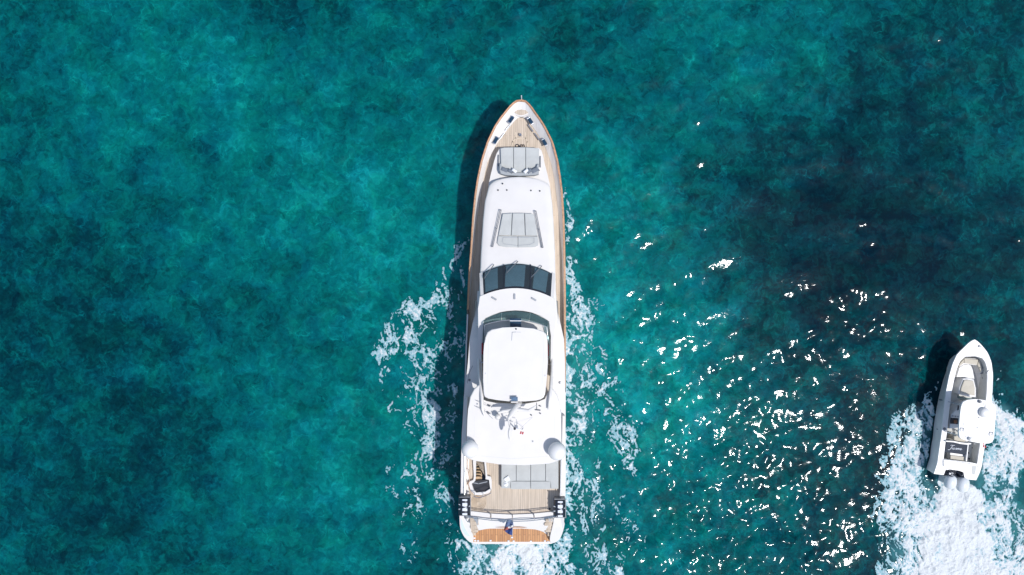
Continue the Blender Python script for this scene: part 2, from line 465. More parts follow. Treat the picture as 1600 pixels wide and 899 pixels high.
def water_mat():
    m, nt, p = newmat('sea_water')
    L = nt.links.new
    def math_(op, a, b=None, clamp=False):
        n = N(nt, 'ShaderNodeMath', operation=op); n.use_clamp = clamp
        for k, v in ((0, a), (1, b)):
            if v is None: continue
            if isinstance(v, (int, float)): n.inputs[k].default_value = v
            else: L(v, n.inputs[k])
        return n.outputs[0]
    tc = N(nt, 'ShaderNodeTexCoord'); co = tc.outputs['Object']
    # refraction wobble of the seabed pattern
    wob = N(nt, 'ShaderNodeTexNoise', Scale=.9, Detail=2.5); L(co, wob.inputs['Vector'])
    sub = N(nt, 'ShaderNodeVectorMath', operation='SUBTRACT'); L(wob.outputs['Color'], sub.inputs[0]); sub.inputs[1].default_value = (.5, .5, .5)
    scl = N(nt, 'ShaderNodeVectorMath', operation='SCALE'); L(sub.outputs[0], scl.inputs[0]); scl.inputs['Scale'].default_value = 1.5
    dco = N(nt, 'ShaderNodeVectorMath', operation='ADD'); L(co, dco.inputs[0]); L(scl.outputs[0], dco.inputs[1])
    dc = dco.outputs[0]
    def noise(vec, s, d=5.0, dist=0.0, rough=.55):
        n = N(nt, 'ShaderNodeTexNoise', Scale=s, Detail=d, Distortion=dist, Roughness=rough); L(vec, n.inputs['Vector']); return n.outputs['Fac']
    def vor(vec, s, feat='F1', out='Color'):
        n = N(nt, 'ShaderNodeTexVoronoi', feature=feat); n.inputs['Scale'].default_value = s; L(vec, n.inputs['Vector']); return n.outputs[out]
    def bw(c):
        s = N(nt, 'ShaderNodeSeparateColor'); L(c, s.inputs[0]); return s.outputs[0]
    at = N(nt, 'ShaderNodeAttribute', attribute_name='shoal').outputs['Fac']
    b = math_('ADD', at, math_('MULTIPLY', math_('SUBTRACT', noise(co, .11, 6, 0, .6), .5), .62))
    b = math_('ADD', b, math_('MULTIPLY', math_('SUBTRACT', noise(dc, .45, 6, .3, .60), .5), .52))
    b = math_('ADD', b, math_('MULTIPLY', math_('SUBTRACT', bw(vor(dc, .75)), .5), .12))
    b = math_('ADD', b, math_('MULTIPLY', math_('SUBTRACT', bw(vor(dc, 1.9)), .5), .13))
    b = math_('ADD', b, math_('MULTIPLY', math_('SUBTRACT', bw(vor(dc, 4.3)), .5), .10))
    b = math_('ADD', b, math_('MULTIPLY', math_('SUBTRACT', noise(co, 3.2, 5, .8, .7), .5), .42))
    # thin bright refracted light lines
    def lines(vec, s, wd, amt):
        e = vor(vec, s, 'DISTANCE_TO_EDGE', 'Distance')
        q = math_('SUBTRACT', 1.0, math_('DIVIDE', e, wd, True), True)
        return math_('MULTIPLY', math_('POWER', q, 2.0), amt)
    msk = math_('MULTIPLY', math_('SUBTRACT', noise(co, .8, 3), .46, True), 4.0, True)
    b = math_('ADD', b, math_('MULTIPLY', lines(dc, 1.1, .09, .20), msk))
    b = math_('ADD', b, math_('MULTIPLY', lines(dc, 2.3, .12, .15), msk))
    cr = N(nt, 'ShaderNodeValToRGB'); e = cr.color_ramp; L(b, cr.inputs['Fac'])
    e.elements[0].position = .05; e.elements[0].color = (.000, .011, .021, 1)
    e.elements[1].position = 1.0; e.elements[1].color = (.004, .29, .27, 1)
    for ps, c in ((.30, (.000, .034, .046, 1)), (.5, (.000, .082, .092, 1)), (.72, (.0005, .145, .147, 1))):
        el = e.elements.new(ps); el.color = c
    hv = N(nt, 'ShaderNodeMix', data_type='RGBA', blend_type='MULTIPLY'); hv.inputs[0].default_value = 1.0
    hr = N(nt, 'ShaderNodeValToRGB'); L(noise(dc, .42, 5, .4, .7), hr.inputs['Fac'])
    hr.color_ramp.elements[0].position = .34; hr.color_ramp.elements[0].color = (1, 1.07, .90, 1)
    hr.color_ramp.elements[1].position = .66; hr.color_ramp.elements[1].color = (1, .96, 1.10, 1)
    L(cr.outputs['Color'], hv.inputs[6]); L(hr.outputs['Color'], hv.inputs[7])
    mk = N(nt, 'ShaderNodeAttribute', attribute_name='milk').outputs['Fac']
    mn = math_('MULTIPLY', mk, math_('MULTIPLY', math_('SUBTRACT', noise(co, .9, 6, 1.2, .65), .22, True), 1.9), True)
    mix = N(nt, 'ShaderNodeMix', data_type='RGBA'); L(mn, mix.inputs[0]); L(hv.outputs[2], mix.inputs[6]); mix.inputs[7].default_value = (.13, .42, .46, 1)
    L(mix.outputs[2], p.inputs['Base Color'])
    p.inputs['IOR'].default_value = 1.33
    p.subsurface_method = 'RANDOM_WALK'
    p.inputs['Subsurface Weight'].default_value = .65; p.inputs['Subsurface Radius'].default_value = (.3, 1.0, 1.1); p.inputs['Subsurface Scale'].default_value = 1.5
    p.inputs['Roughness'].default_value = .058; p.inputs['Specular IOR Level'].default_value = .22
    # capillary ripples
    mp = N(nt, 'ShaderNodeMapping'); mp.inputs['Scale'].default_value = (1, 1.5, 1); L(co, mp.inputs['Vector'])
    r1 = noise(mp.outputs[0], 2.6, 3, .5); r2 = noise(mp.outputs[0], 7.0, 2, .3)
    hgt = math_('ADD', math_('MULTIPLY', r1, .010), math_('MULTIPLY', r2, .0007))
    bp = N(nt, 'ShaderNodeBump', Strength=1.0, Distance=1.0); L(hgt, bp.inputs['Height'])
    L(bp.outputs[0], p.inputs['Normal'])
    return m

def foam_mat():
    m, nt, p = newmat('sea_foam'); L = nt.links.new
    at = N(nt, 'ShaderNodeAttribute', attribute_name='thick')
    tc = N(nt, 'ShaderNodeTexCoord')
    nz = N(nt, 'ShaderNodeTexNoise', Scale=5.0, Detail=6.0, Roughness=.7); L(tc.outputs['Object'], nz.inputs['Vector'])
    ad = N(nt, 'ShaderNodeMath', operation='MULTIPLY_ADD'); L(nz.outputs['Fac'], ad.inputs[0]); ad.inputs[1].default_value = 1.25
    L(at.outputs['Fac'], ad.inputs[2])
    rp = N(nt, 'ShaderNodeValToRGB'); L(ad.outputs[0], rp.inputs['Fac'])
    e = rp.color_ramp; e.elements[0].position = .42; e.elements[0].color = (.03, .21, .23, 1)
    e.elements[1].position = 1.12; e.elements[1].color = (.68, .70, .70, 1)
    el = e.elements.new(.66); el.color = (.20, .42, .47, 1); el = e.elements.new(.90); el.color = (.42, .54, .58, 1)
    L(rp.outputs['Color'], p.inputs['Base Color'])
    p.inputs['Roughness'].default_value = .6
    b = N(nt, 'ShaderNodeBump', Strength=.9, Distance=.09); L(nz.outputs['Fac'], b.inputs['Height']); L(b.outputs[0], p.inputs['Normal'])
    return m

def build_foam(name, label, x0, y0, x1, y1, segs, gaps, mat, step=.034, sx=1.0):
    ax, ay = w2(x0, y1); bx, by = w2(x1, y0)
    xs = np.arange(ax, bx, step); ys = np.arange(ay, by, step)
    X, Y = np.meshgrid(xs, ys, indexing='xy')
    q1 = fbm(X * .55, Y * .55, 4, 161) - .5; q2 = fbm(X * .55 + 40, Y * .55, 4, 171) - .5
    F = field(X + 2.4 * q1, Y + 2.0 * q2, segs)
    if gaps: F = F * np.clip(1 - field(X, Y, gaps), 0, 1)
    wx = X + .5 * (fbm(X * .9, Y * .9, 3, 31) - .5); wy = Y + .7 * (fbm(X * .9, Y * .7, 3, 41) - .5)
    sw = 1.4 * (fbm(X * .7, Y * .5, 3, 131) - .5)                     # slow swirl that bends the finer lace
    ux, uy = wx + sw, wy - sw
    big = (fbm(wx * .9 * sx, wy * .45, 3, 51) - .5) * 2.0
    med = (fbm(ux * 3.4 * sx, uy * 1.9, 4, 61) - .5) * 2.2
    lace = 1 - np.abs(fbm(ux * 2.6, uy * 1.7, 4, 71) - .5) * 9
    lace2 = 1 - np.abs(fbm(ux * 5.2, uy * 3.6, 3, 77) - .5) * 7
    fin = (fbm(X * 9, Y * 9, 3, 81) - .5) * 1.6
    core = np.clip(F - .9, 0, 1)
    n = .50 * big + .36 * med + .24 * np.clip(lace, -1, 1) + .18 * np.clip(lace2, -1, 1) + .42 * fin
    T = F * .92 + n * (.95 - .5 * core) - .52
    T = np.where(F > .02, T, -1)
    thick = T * (.38 + .72 * np.clip(F, 0, 1)) + core * .2
    thick = np.clip(thick, 0, .62) + .9 * (fbm(wx * 1.7, wy * .8, 4, 151) - .5) * np.clip(core * 4, 0, 1)
    Z = sea_h(X, Y) + .02 + thick * (.04 + (.26 + .3 * np.clip(core * 3, 0, 1)) * np.clip(fbm(X * 1.9, Y * 1.9, 4, 91) - .25, 0, 1)) + .10 * np.clip(F, 0, 1) * (fbm(X * 1.6, Y * 1.6, 4, 3) - .5)
    ny, nx = X.shape
    i = np.arange(nx * ny).reshape(ny, nx)
    keep = (T[:-1, :-1] > 0) & (T[1:, 1:] > 0) | (T[:-1, 1:] > 0) & (T[1:, :-1] > 0)
    q = np.stack([i[:-1, :-1], i[:-1, 1:], i[1:, 1:], i[1:, :-1]], -1)[keep]
    used = np.unique(q); remap = np.full(nx * ny, -1, np.int64); remap[used] = np.arange(len(used)); q = remap[q]
    co = np.stack([X, Y, Z], -1).reshape(-1, 3)[used].astype(np.float32)
    base = Vector(((ax + bx) / 2, (ay + by) / 2, 0)); co -= np.array(base, np.float32)
    me = bpy.data.meshes.new(name)
    me.vertices.add(len(co)); me.vertices.foreach_set('co', co.ravel())
    me.loops.add(q.size); me.loops.foreach_set('vertex_index', q.ravel().astype(np.int32))
    me.polygons.add(len(q)); me.polygons.foreach_set('loop_start', np.arange(0, q.size, 4, dtype=np.int32))
    me.polygons.foreach_set('use_smooth', np.ones(len(q), dtype=bool))
    me.update(calc_edges=True)
    attr(me, 'thick', thick.ravel()[used]); me.materials.append(mat)
    o = bpy.data.objects.new(name, me); COL.objects.link(o); o.location = base
    o['kind'] = 'stuff'; o['label'] = label; o['category'] = 'foam'
    print(name, len(q))
    return o

build_water()
fm = foam_mat()
build_foam('wake_foam', 'broken white foam along both sides and behind the stern of the long yacht', 570, 270, 1010, 915, YW, None, fm)
build_foam('wake_foam', 'thick white wake foam spreading behind the small motorboat', 1360, 570, 1640, 915, SW, SWgap, fm)

# ================================================================== YACHT
AX = lambda y: 815 - (y - 155) * 16 / 695
def zs(y):      # sheer height by photo row
    return np.interp(y, [155, 250, 350, 450, 600, 800, 850], [3.5, 3.25, 3.05, 2.85, 2.65, 2.4, 2.3])
def zd(y): return zs(y) - .45
yacht = thing('motor_yacht', 'long white motor yacht with teak decks, grey sunpads and two white radomes', 'yacht', W(802, 500, 0))
outL = [(815, 155.5), (809, 156), (804.5, 157.5), (798, 163), (791.6, 170.7), (782, 182.5), (772.6, 196.4), (760.4, 222), (751.2, 251.5), (745.4, 278), (741, 306.8), (737.5, 343), (734.6, 392), (731.7, 429), (729.5, 490), (727.6, 540), (725.5, 610), (722, 677), (720.3, 717), (719.3, 774), (718.6, 800)]
outR = [(815, 155.5), (819, 156), (824, 158.5), (830, 165), (836.3, 174.4), (844.5, 185.5), (852.2, 197.6), (864.4, 222), (872.4, 251.5), (876.4, 277.8), (879.6, 303), (882, 343), (883.2, 390), (884, 436), (884.4, 523), (884, 604), (883.7, 677), (884.2, 720), (883.6, 773), (882.2, 800)]
NS = 90
oL, oR = resample(outL, NS), resample(outR, NS)
yb, ysn = W(815, 155.5, 4).y, W(800, 800, 2.4).y
def hull_ring(t, shrink=0.0):
    ring = []
    for side, arr in ((0, oL), (1, oR[::-1])):
        for (x, y) in arr[(0 if side == 0 else 0):]:
            p = W(x, y, zs(y)); a = W(AX(y), y, zs(y)).x
            s = max(0, min(1, (p.y - ysn) / (yb - ysn)))
            f = 1 - t * (.08 + .62 * s ** 3.2)
            ny_ = ysn + (p.y - ysn) * (1 - .085 * t * s)
            ring.append(Vector((a + (p.x - a) * f, ny_, zs(y) * (1 - t) - .9 * max(0, t - 1))))
    return ring
rows = [hull_ring(t) for t in (0, .25, .5, .75, 1.0, 1.25)]
hull = grid('hull', rows, M['gel'], yacht, True, True)
# rub strake and cap rail
def offs(pts, d):
    """shift a photo-pixel polyline sideways towards the centre line by d px"""
    out = []
    for i, p in enumerate(pts):
        a, b = Vector(pts[max(0, i - 1)]), Vector(pts[min(len(pts) - 1, i + 1)])
        t = (b - a).normalized(); n = Vector((-t.y, t.x))
        c = Vector((AX(p[1]), p[1] + 12)) - Vector(p)
        if n.dot(c) < 0: n = -n
        q = Vector(p) + n * d
        out.append(tuple(q))
    return out
def strip(name, A, B, zA, zB, mat, parent, thick=.05):
    rows = [[W(x, y, zA(y)) for x, y in A], [W(x, y, zB(y)) for x, y in B]]
    bm = bmesh.new()
    grid(name, rows, None, None, bm=bm)
    sheet(bm, thick)
    return from_bm(name, bm, mat, parent)
capL = [p for p in oL if p[1] < 491]; capR = [p for p in oR if p[1] < 612]
strip('cap_rail', capL, offs(capL, 3.0), lambda y: zs(y) + .07, lambda y: zs(y) + .07, M['capwood'], yacht, .06)
strip('cap_rail', capR, offs(capR, 3.0), lambda y: zs(y) + .07, lambda y: zs(y) + .07, M['capwood'], yacht, .06)
capL2 = [p for p in oL if p[1] > 488]; capR2 = [p for p in oR if p[1] > 608]
strip('rail_capping', capL2, offs(capL2, 2.2), lambda y: zs(y) + .05, lambda y: zs(y) + .05, M['gel'], yacht, .05)
strip('rail_capping', capR2, offs(capR2, 2.2), lambda y: zs(y) + .05, lambda y: zs(y) + .05, M['gel'], yacht, .05)
# thin steel hand rail above the cap rail
def rail(pts, zfun, h, r, every, mat, parent, name='guard_rail', postr=None):
    top = [W(x, y, zfun(y)) + Vector((0, 0, h)) for x, y in pts]
    lst = [(top, r)]
    n = len(pts)
    for i in range(0, n, every):
        lst.append(([top[i] - Vector((0, 0, h)), top[i] + Vector((0, 0, r))], postr or r))
    return tubes(name, lst, mat, parent, 5)
rl = resample(offs([p for p in outL if p[1] < 520], 1.8)[2:], 34); rr = resample(offs([p for p in outR if p[1] < 620], 1.8)[2:], 44)
rail(rl, lambda y: zs(y) + .07, .16, .008, 2, M['railwood'], yacht, postr=.018)
rail(rr, lambda y: zs(y) + .07, .16, .008, 2, M['railwood'], yacht, postr=.018)
# sloping white bulwark inside and teak deck
tkL = [(815, 183), (810, 184), (806.5, 186.5), (803, 190), (788.5, 208.6), (777.5, 223), (769, 238), (761.6, 254), (756, 278), (750.5, 306.8), (744.9, 343), (740, 392), (736.4, 443), (733.5, 490), (731.5, 540), (730, 610)]
tkR = [(815, 183), (820, 184), (823, 186.5), (826, 190), (837.5, 205), (844.8, 218.4), (852, 229.5), (860.8, 254), (865.8, 278), (869.5, 306.8), (873.2, 343), (877.4, 392), (879.2, 443), (880, 490), (880.5, 540), (880.5, 610)]
inL = [(815, 159.5)] + offs([p for p in outL if p[1] < 612], 2.9)[1:]
inR = [(815, 159.5)] + offs([p for p in outR if p[1] < 612], 2.9)[1:]
def bymatch(A, B, n=70):
    """resample both by arclength fraction"""
    return resample(A, n), resample(B, n)
for A, B in ((inL, tkL), (inR, tkR)):
    a, b = bymatch(A, B)
    strip('bulwark', a, b, lambda y: zs(y) + .02, lambda y: zd(y) + .03, M['gel2'], yacht, .03)
poly = resample(tkL, 60) + resample(tkR, 60)[::-1][:-1]
bm = bmesh.new()
L_, R_ = resample(tkL, 80), resample(tkR, 80)
rowsd = []
for (a, b) in zip(L_, R_):
    rowsd.append([W(a[0] + (b[0] - a[0]) * u, a[1] + (b[1] - a[1]) * u, zd(a[1])) for u in (0, .25, .5, .75, 1)])
grid('x', rowsd[1:], None, None, bm=bm)
deck = from_bm('teak_deck', bm, M['teak'], yacht)
# aft main deck (white), closes the hull
pa = [p for p in oL if p[1] > 585] + [p for p in oR if p[1] > 585][::-1]
slab('side_deck', offs(pa, .5), lambda x, y: zd(y) - .02, .1, M['gel2'], yacht, 0)
# bow fittings
slab('anchor_locker_lid', [(802, 174), (806, 170.5), (812, 167.5), (815, 167), (819, 168), (824, 171), (827, 174.5), (822, 178), (815, 180), (808, 178.5)], lambda x, y: 3.26, .25, M['teak'], yacht, .02, sp=3)
slab('anchor_locker_coaming', [(800, 174), (805, 169), (812, 166), (815, 165.5), (820, 166.5), (826, 170.5), (829, 174.5), (823, 180), (815, 182.4), (806.5, 180.5)], lambda x, y: 3.22, .3, M['gel'], yacht, .02, sp=3)
tube('bow_light_staff', [W(815, 156, 3.5), W(815, 153.5, 3.8), W(814.8, 149.8, 4.1)], .03, M['strap'], yacht)
def fairlead(cx, cy, ang, w=1.0):
    z = zs(cy) - .05
    c = W(cx, cy, z)
    bm = bmesh.new(); box_bm(bm, c, (.22, .50 * w, .08), ang, .02)
    f = from_bm('fairlead', bm, M['bluepanel'], yacht)
    d = Vector((math.sin(-ang), math.cos(ang), 0))
    bm = bmesh.new()
    for s in (-1, 1): box_bm(bm, c + d * s * .22 * w + Vector((0, 0, .05)), (.24, .07, .08), ang, .015)
    from_bm('roller', bm, M['steel'], f)
for a in ((798.5, 187.5, R(-35)), (828.7, 189, R(35)), (774.5, 219.8, R(-30)), (850.8, 222.6, R(28))): fairlead(*a)
def cleat(cx, cy, ang):
    z = zd(cy) + .03
    c = W(cx, cy, z); d = Vector((-math.sin(ang), math.cos(ang), 0))
    lst = [([c + d * -.28 + Vector((0, 0, .16)), c + d * .28 + Vector((0, 0, .16))], .045)]
    for s in (-.12, .12): lst.append(([c + d * s - Vector((0, 0, .02)), c + d * s + Vector((0, 0, .16))], .05))
    tubes('cleat', lst, M['steel'], yacht)
for a in ((793.6, 199.8, R(-38)), (829, 201.4, R(36)), (784, 214.5, R(-38)), (839, 214.6, R(36))): cleat(*a)
def frame(name, pts, z, w, mat, h=.02):
    """thin raised line along a px polyline"""
    P = [W(x, y, z) for x, y in pts]
    bm = bmesh.new()
    for a, b in zip(P, P[1:]):
        d = b - a; L = d.length
        if L < .01: continue
        box_bm(bm, (a + b) / 2, (w, L + w * .8, h), math.atan2(-d.x, d.y))
    return from_bm(name, bm, mat, yacht)
M['palewood'] = simple('pale_teak_margin', (.62, .52, .40), .7, var=.05)
frame('deck_hatch_trim', [(806, 202.5), (821, 202.5), (821, 216), (824, 222), (824, 231)], zd(215) + .012, .07, M['palewood'])
frame('deck_hatch_trim', [(806, 202.5), (806, 216), (801, 222), (799, 231)], zd(215) + .012, .07, M['palewood'])
frame('deck_hatch_trim', [(807, 217), (820.5, 217)], zd(215) + .012, .07, M['palewood'])
windlass = lathe('windlass', W(813, 211.5, zd(211)), [(.10, 0), (.10, .06), (.05, .10), (.05, .2), (.08, .24), (.06, .28)], M['steel'], yacht, seg=14)

# foredeck lounge base
zl = 3.62
loungeL = [(782, 231), (779, 234), (776, 240), (772, 252), (767, 272), (763.5, 288), (763, 300)]
loungeR = [(842, 231), (846, 235), (848.5, 243), (851, 256), (855.3, 272), (859, 288), (860, 300)]
slab('foredeck_lounge', loungeL + loungeR[::-1], zl, 1.0, M['gel'], yacht, .05)
def pad_set(name, polys, z, h, mat, bev=.04):
    bm = bmesh.new()
    for pts in polys:
        P = [W(x, y, z) for x, y in pts]
        b2 = bmesh.new(); slab_bm(b2, P, h, bev, 3)
        me = bpy.data.meshes.new('t'); b2.to_mesh(me); b2.free(); bm.from_mesh(me); bpy.data.meshes.remove(me)
    return from_bm(name, bm, mat, yacht)
pad_set('sunpad_cushion', [[(782, 232), (788, 230.8), (801.9, 230.2), (801.9, 268), (783, 268)], [(802.4, 230.2), (821, 230.2), (821, 270), (802.4, 270)], [(821.5, 230.2), (835, 231), (842.5, 233), (842, 268), (821.5, 268)]], 3.86, .26, M['pad'])
slab('sunpad_backrest', [(780.3, 256), (783.5, 255), (784, 264), (788, 268.5), (800, 270), (824, 270), (835, 268.5), (838.3, 265), (839, 257), (842, 256), (842, 272), (835, 273.8), (812, 275), (790, 273.8), (782, 271.5), (780, 266)], 4.10, .5, M['pad2'], yacht, .06, 3)
tube('grab_rail', [W(779, 242.5, 3.66), W(779, 243, 3.75), W(778.6, 259, 3.75), W(778.6, 259.5, 3.66)], .03, M['greymetal'], yacht)
tube('grab_rail', [W(844.3, 244.5, 3.66), W(844.3, 245, 3.75), W(844.2, 261, 3.75), W(844.2, 261.5, 3.66)], .03, M['greymetal'], yacht)

# coachroof: crowned loft
def zc(y): return np.interp(y, [276, 290, 428, 480], [4.12, 4.2, 4.62, 4.7])
crL = [(811, 276.3), (795, 277.3), (782, 279.5), (772, 283), (766.5, 287), (763.6, 291), (757.7, 314), (754.6, 343), (751.6, 392), (750, 428), (748.6, 455), (746.5, 481), (745, 510)]
crR = [(811, 276.3), (828, 277.5), (842, 280), (852, 284), (857.5, 288), (859.6, 292), (863.3, 321), (865, 345), (867.2, 392), (868, 428), (868.8, 458), (870.5, 482), (872, 510)]
def crown_roof(name, Lp, Rp, zf, crown, base, mat, n=70, r=.10):
    a, b = resample(Lp, n), resample(Rp, n)
    rows = []
    for p, q in zip(a, b):
        z = float(zf(p[1])); PL, PR = W(*p, z), W(*q, z); w = (PR - PL).length
        rr = min(r, w * .3); row = [Vector((PL.x, PL.y, base)), Vector((PL.x, PL.y, z - rr))]
        for u in (0.0, .35, 1):
            row.append(PL.lerp(PR, rr * u / max(w, 1e-6)) + Vector((0, 0, -rr + rr * math.sin(u * math.pi / 2))))
        for k in range(1, 12):
            u = k / 12; row.append(PL.lerp(PR, (rr + (w - 2 * rr) * u) / max(w, 1e-6)) + Vector((0, 0, crown * min(1, w / 2) * (1 - (2 * u - 1) ** 2))))
        for u in (1, .35, 0.0):
            row.append(PR.lerp(PL, rr * u / max(w, 1e-6)) + Vector((0, 0, -rr + rr * math.sin(u * math.pi / 2))))
        row += [Vector((PR.x, PR.y, z - rr)), Vector((PR.x, PR.y, base))]
        rows.append(row)
    return grid(name, rows[1:], mat, yacht)
crown_roof('coachroof', crL, crR, zc, .07, 2.4, M['gel'])
# front closing wall of the coachroof nose
# small deck fittings on the coachroof
bm = bmesh.new()
for x, y in ((785.3, 287.3), (778.3, 297.5), (792, 297.4), (829.6, 298), (843.5, 298.8)): lathe_bm(bm, W(x, y, 4.27), [(.05, 0), (.05, .05), (.02, .06)], seg=10)
from_bm('deck_socket', bm, M['black'], yacht)
# forward hatch sunpad on coachroof
zp = 4.62
def quadpad(pts): return pts
pad_set('sunpad_cushion', [
    [(785.5, 334.2), (800, 333.2), (798.2, 368), (778.6, 368)],
    [(801, 333.2), (819, 333.2), (820.2, 368.3), (799, 368.3)],
    [(819.9, 333.4), (831.5, 334), (835, 337), (840, 368.7), (821.2, 368.5)]], zp, .2, M['pad'])
pad_set('sunpad_cushion', [
    [(778.4, 368.9), (809, 369.3), (809, 386.8), (790, 386.2), (780, 384.5), (776.6, 380)],
    [(809.4, 369.3), (840.3, 369.6), (841.8, 378), (841, 384), (835, 386.5), (809.4, 386.8)]], zp + .02, .22, M['pad'])
frame('sunpad_piping', [(786, 371.5), (784.6, 378), (788, 381.5), (809, 383.8), (828, 382.3), (834.5, 379), (834.5, 372), (809, 371.2), (786, 371.5)], zp + .03, .025, M['vent'])
for pts in (((782, 328.5), (769, 385.5)), ((836.4, 330), (847.4, 387))):
    (x0, y0), (x1, y1) = pts
    lst = []
    for d in (-1.0, 1.2):
        lst.append(([W(x0 + d, y0, 4.45), W(x0 + d, y0, 4.56), W(x1 + d, y1, 4.66), W(x1 + d, y1, 4.5)], .022))
    for f in (0, .5, 1):
        x, y = x0 + (x1 - x0) * f, y0 + (y1 - y0) * f
        lst.append(([W(x - 1.4, y, 4.57 + .1 * f), W(x + 1.6, y, 4.57 + .1 * f)], .03))
    tubes('grab_rail', lst, M['greymetal'], yacht)

# windscreen
gF = ((754, 426), (809.8, 411.8), (862.8, 427.2)); gR = ((755.6, 460.7), (806, 450.3), (860.6, 463.6))
def G(u, v, lift=0.0):
    f = arc3(*gF, u); r = arc3(*gR, u)
    a = W(f[0], f[1], 4.72); b = W(r[0], r[1], 5.62)
    p = a.lerp(b, v); n = Vector((0, .75, 1)).normalized()
    return p + n * (.06 * math.sin(v * math.pi) + lift)
def gsurf(name, u0, u1, v0, v1, lift, mat, parent, skew=0.0, n=10, th=.02):
    bm = bmesh.new()
    grid('x', [[G(u0 + (u1 - u0) * i / n + skew * (v0 + (v1 - v0) * j / 5), v0 + (v1 - v0) * j / 5, lift) for i in range(n + 1)] for j in range(6)], None, None, bm=bm)
    sheet(bm, th)
    return from_bm(name, bm, mat, parent)
wsf = gsurf('windscreen', -.0, 1.0, 0, 1, -.05, M['black'], yacht, n=24)
gsurf('pillar', -.045, 0, -.05, 1.02, .0, M['gel'], wsf, n=3, th=.1)
gsurf('pillar', 1.0, 1.045, -.05, 1.02, .0, M['gel'], wsf, n=3, th=.1)
for (u0, u1, b0, b1, sk) in ((.008, .30, .03, .215, .0), (.312, .685, .335, .62, -.02), (.70, .992, .755, .95, -.03)):
    gsurf('sunblind', b0, b1, .06, .93, -.015, M['blind'], wsf, skew=sk)
    gsurf('pane', u0, u1, .03, .97, .03, M['glass'], wsf, th=.012)
gsurf('mullion', .300, .312, 0, 1, .045, M['black'], wsf, n=2); gsurf('mullion', .686, .699, 0, 1, .045, M['black'], wsf, n=2)
for (x0, y0, x1, y1) in ((771.5, 414, 757, 434.5), (809.2, 408.8, 791, 427), (846.5, 416, 830, 433.5)):
    tubes('wiper', [([W(x0, y0, 4.72), W(x0, y0, 4.86), W((x0 + x1) / 2, (y0 + y1) / 2, 5.1), W(x1, y1, 5.32)], .028), ([W(x1 + 1.5, y1 - 9, 5.0), W(x1 - .5, y1 + 2, 5.32)], .018)], M['greymetal'], yacht)
# front windows of the saloon sides (dark strip on the flanks)
# wheelhouse roof with U-shaped coaming
roofF = [arc3(*gR, u) for u in [i / 12 for i in range(13)]]
roof_pts = [(749.3, 463)] + [(x, y + .3) for x, y in roofF] + [(866.5, 466), (869, 482), (869, 500), (866, 520), (864.5, 560), (864, 590),
            (860, 590), (860.5, 560), (860.8, 525), (859.5, 508), (857, 500), (846, 493), (831, 488.6), (818, 486), (805.4, 485.2), (792, 486.2), (782, 488), (768, 491.6), (757.5, 496.6), (754.5, 503), (754, 525), (752, 560), (754, 590), (757, 612), (753, 612), (748.5, 590), (746.8, 553), (747.5, 520), (747, 482)]
slab('wheelhouse_roof', roof_pts, 5.68, lambda p: 1.2, M['gel'], yacht, .05)
for (x, y, a) in ((772, 466.8, R(60)), (804, 463.6, R(0)), (834, 467.8, R(60))):
    box('roof_vent', W(x, y, 5.72), (.11, .34, .08), M['vent'], yacht, a, .02)
# flybridge / upper deck
def zu(x, y): return float(np.interp(y, [455, 520, 620, 810], [3.9, 4.6, 4.82, 4.9]))
upL = [(746, 455), (744.5, 481), (738, 508), (734, 529), (731, 567), (727.5, 600), (724.8, 619), (722, 677), (720.8, 717), (720.4, 770), (720.6, 797)]
upR = [(868.5, 455), (870.8, 482), (876, 507), (881, 529), (882.4, 560), (883, 604), (883.3, 677), (883.6, 720), (883, 770), (881.8, 797)]
aft = [(860, 801.5), (830, 804.8), (802, 806), (770, 804.5), (742, 801)]
hole = [(742.5, 700), (756, 700), (756.7, 722), (759, 746), (758.5, 749), (764, 750), (766, 764), (758.5, 768.7), (744, 770), (740, 765.5), (736.8, 756.5), (742.6, 751.5), (743.4, 746), (744, 722)]
slab('upper_deck', upL + aft[::-1] + upR[::-1], zu, .28, M['gel2'], yacht, 0, holes=[hole])
# side bulwarks of upper deck
for A in ([(721.5, 677), (720.6, 717), (720.3, 768), (720.3, 772), (728, 772), (728.4, 720), (728.6, 677), (729.5, 650), (731, 622), (727, 622), (724.4, 640)],
          [(883, 650), (883.8, 720), (883.2, 773), (875.5, 773), (877.5, 720), (878.5, 650)]):
    slab('bulwark', A, 5.35, .5, M['gel'], yacht, .04)
# saloon walls under the upper deck
for s, A in ((0, [(744, 470), (741, 520), (737, 600), (735, 700), (735, 722)]), (1, [(870, 470), (872, 520), (870, 600), (871, 700), (871, 722)])):
    bm = bmesh.new()
    grid('x', [[W(x, y, 3.4) * 1 + Vector((0, 0, -1.4)) for x, y in A], [W(x, y, 3.4) + Vector((0, 0, 1.0)) for x, y in A]], None, None, bm=bm)
    bmesh.ops.solidify(bm, geom=bm.faces[:], thickness=.06)
    from_bm('saloon_side', bm, M['gel'], yacht)
    bm = bmesh.new(); sg = -1 if s == 0 else 1
    grid('x', [[W(x, y, 3.4) + Vector((sg * .07, 0, -.5)) for x, y in A[1:]], [W(x, y, 3.4) + Vector((sg * .07, 0, .5)) for x, y in A[1:]]], None, None, bm=bm)
    bmesh.ops.solidify(bm, geom=bm.faces[:], thickness=.02)
    from_bm('side_window', bm, M['black'], yacht)
# door cut lines and latches on the wing sides
frame('side_gate_line', [(738.5, 572), (733, 583), (730.3, 596), (730.5, 600)], zu(0, 590) + .01, .03, M['vent'])
for x, y in ((733.5, 594), (874.8, 598)): lathe('fuel_cap', W(x, y, zu(0, y)), [(.08, 0), (.08, .02), (.05, .03)], M['greymetal'], yacht, seg=12)
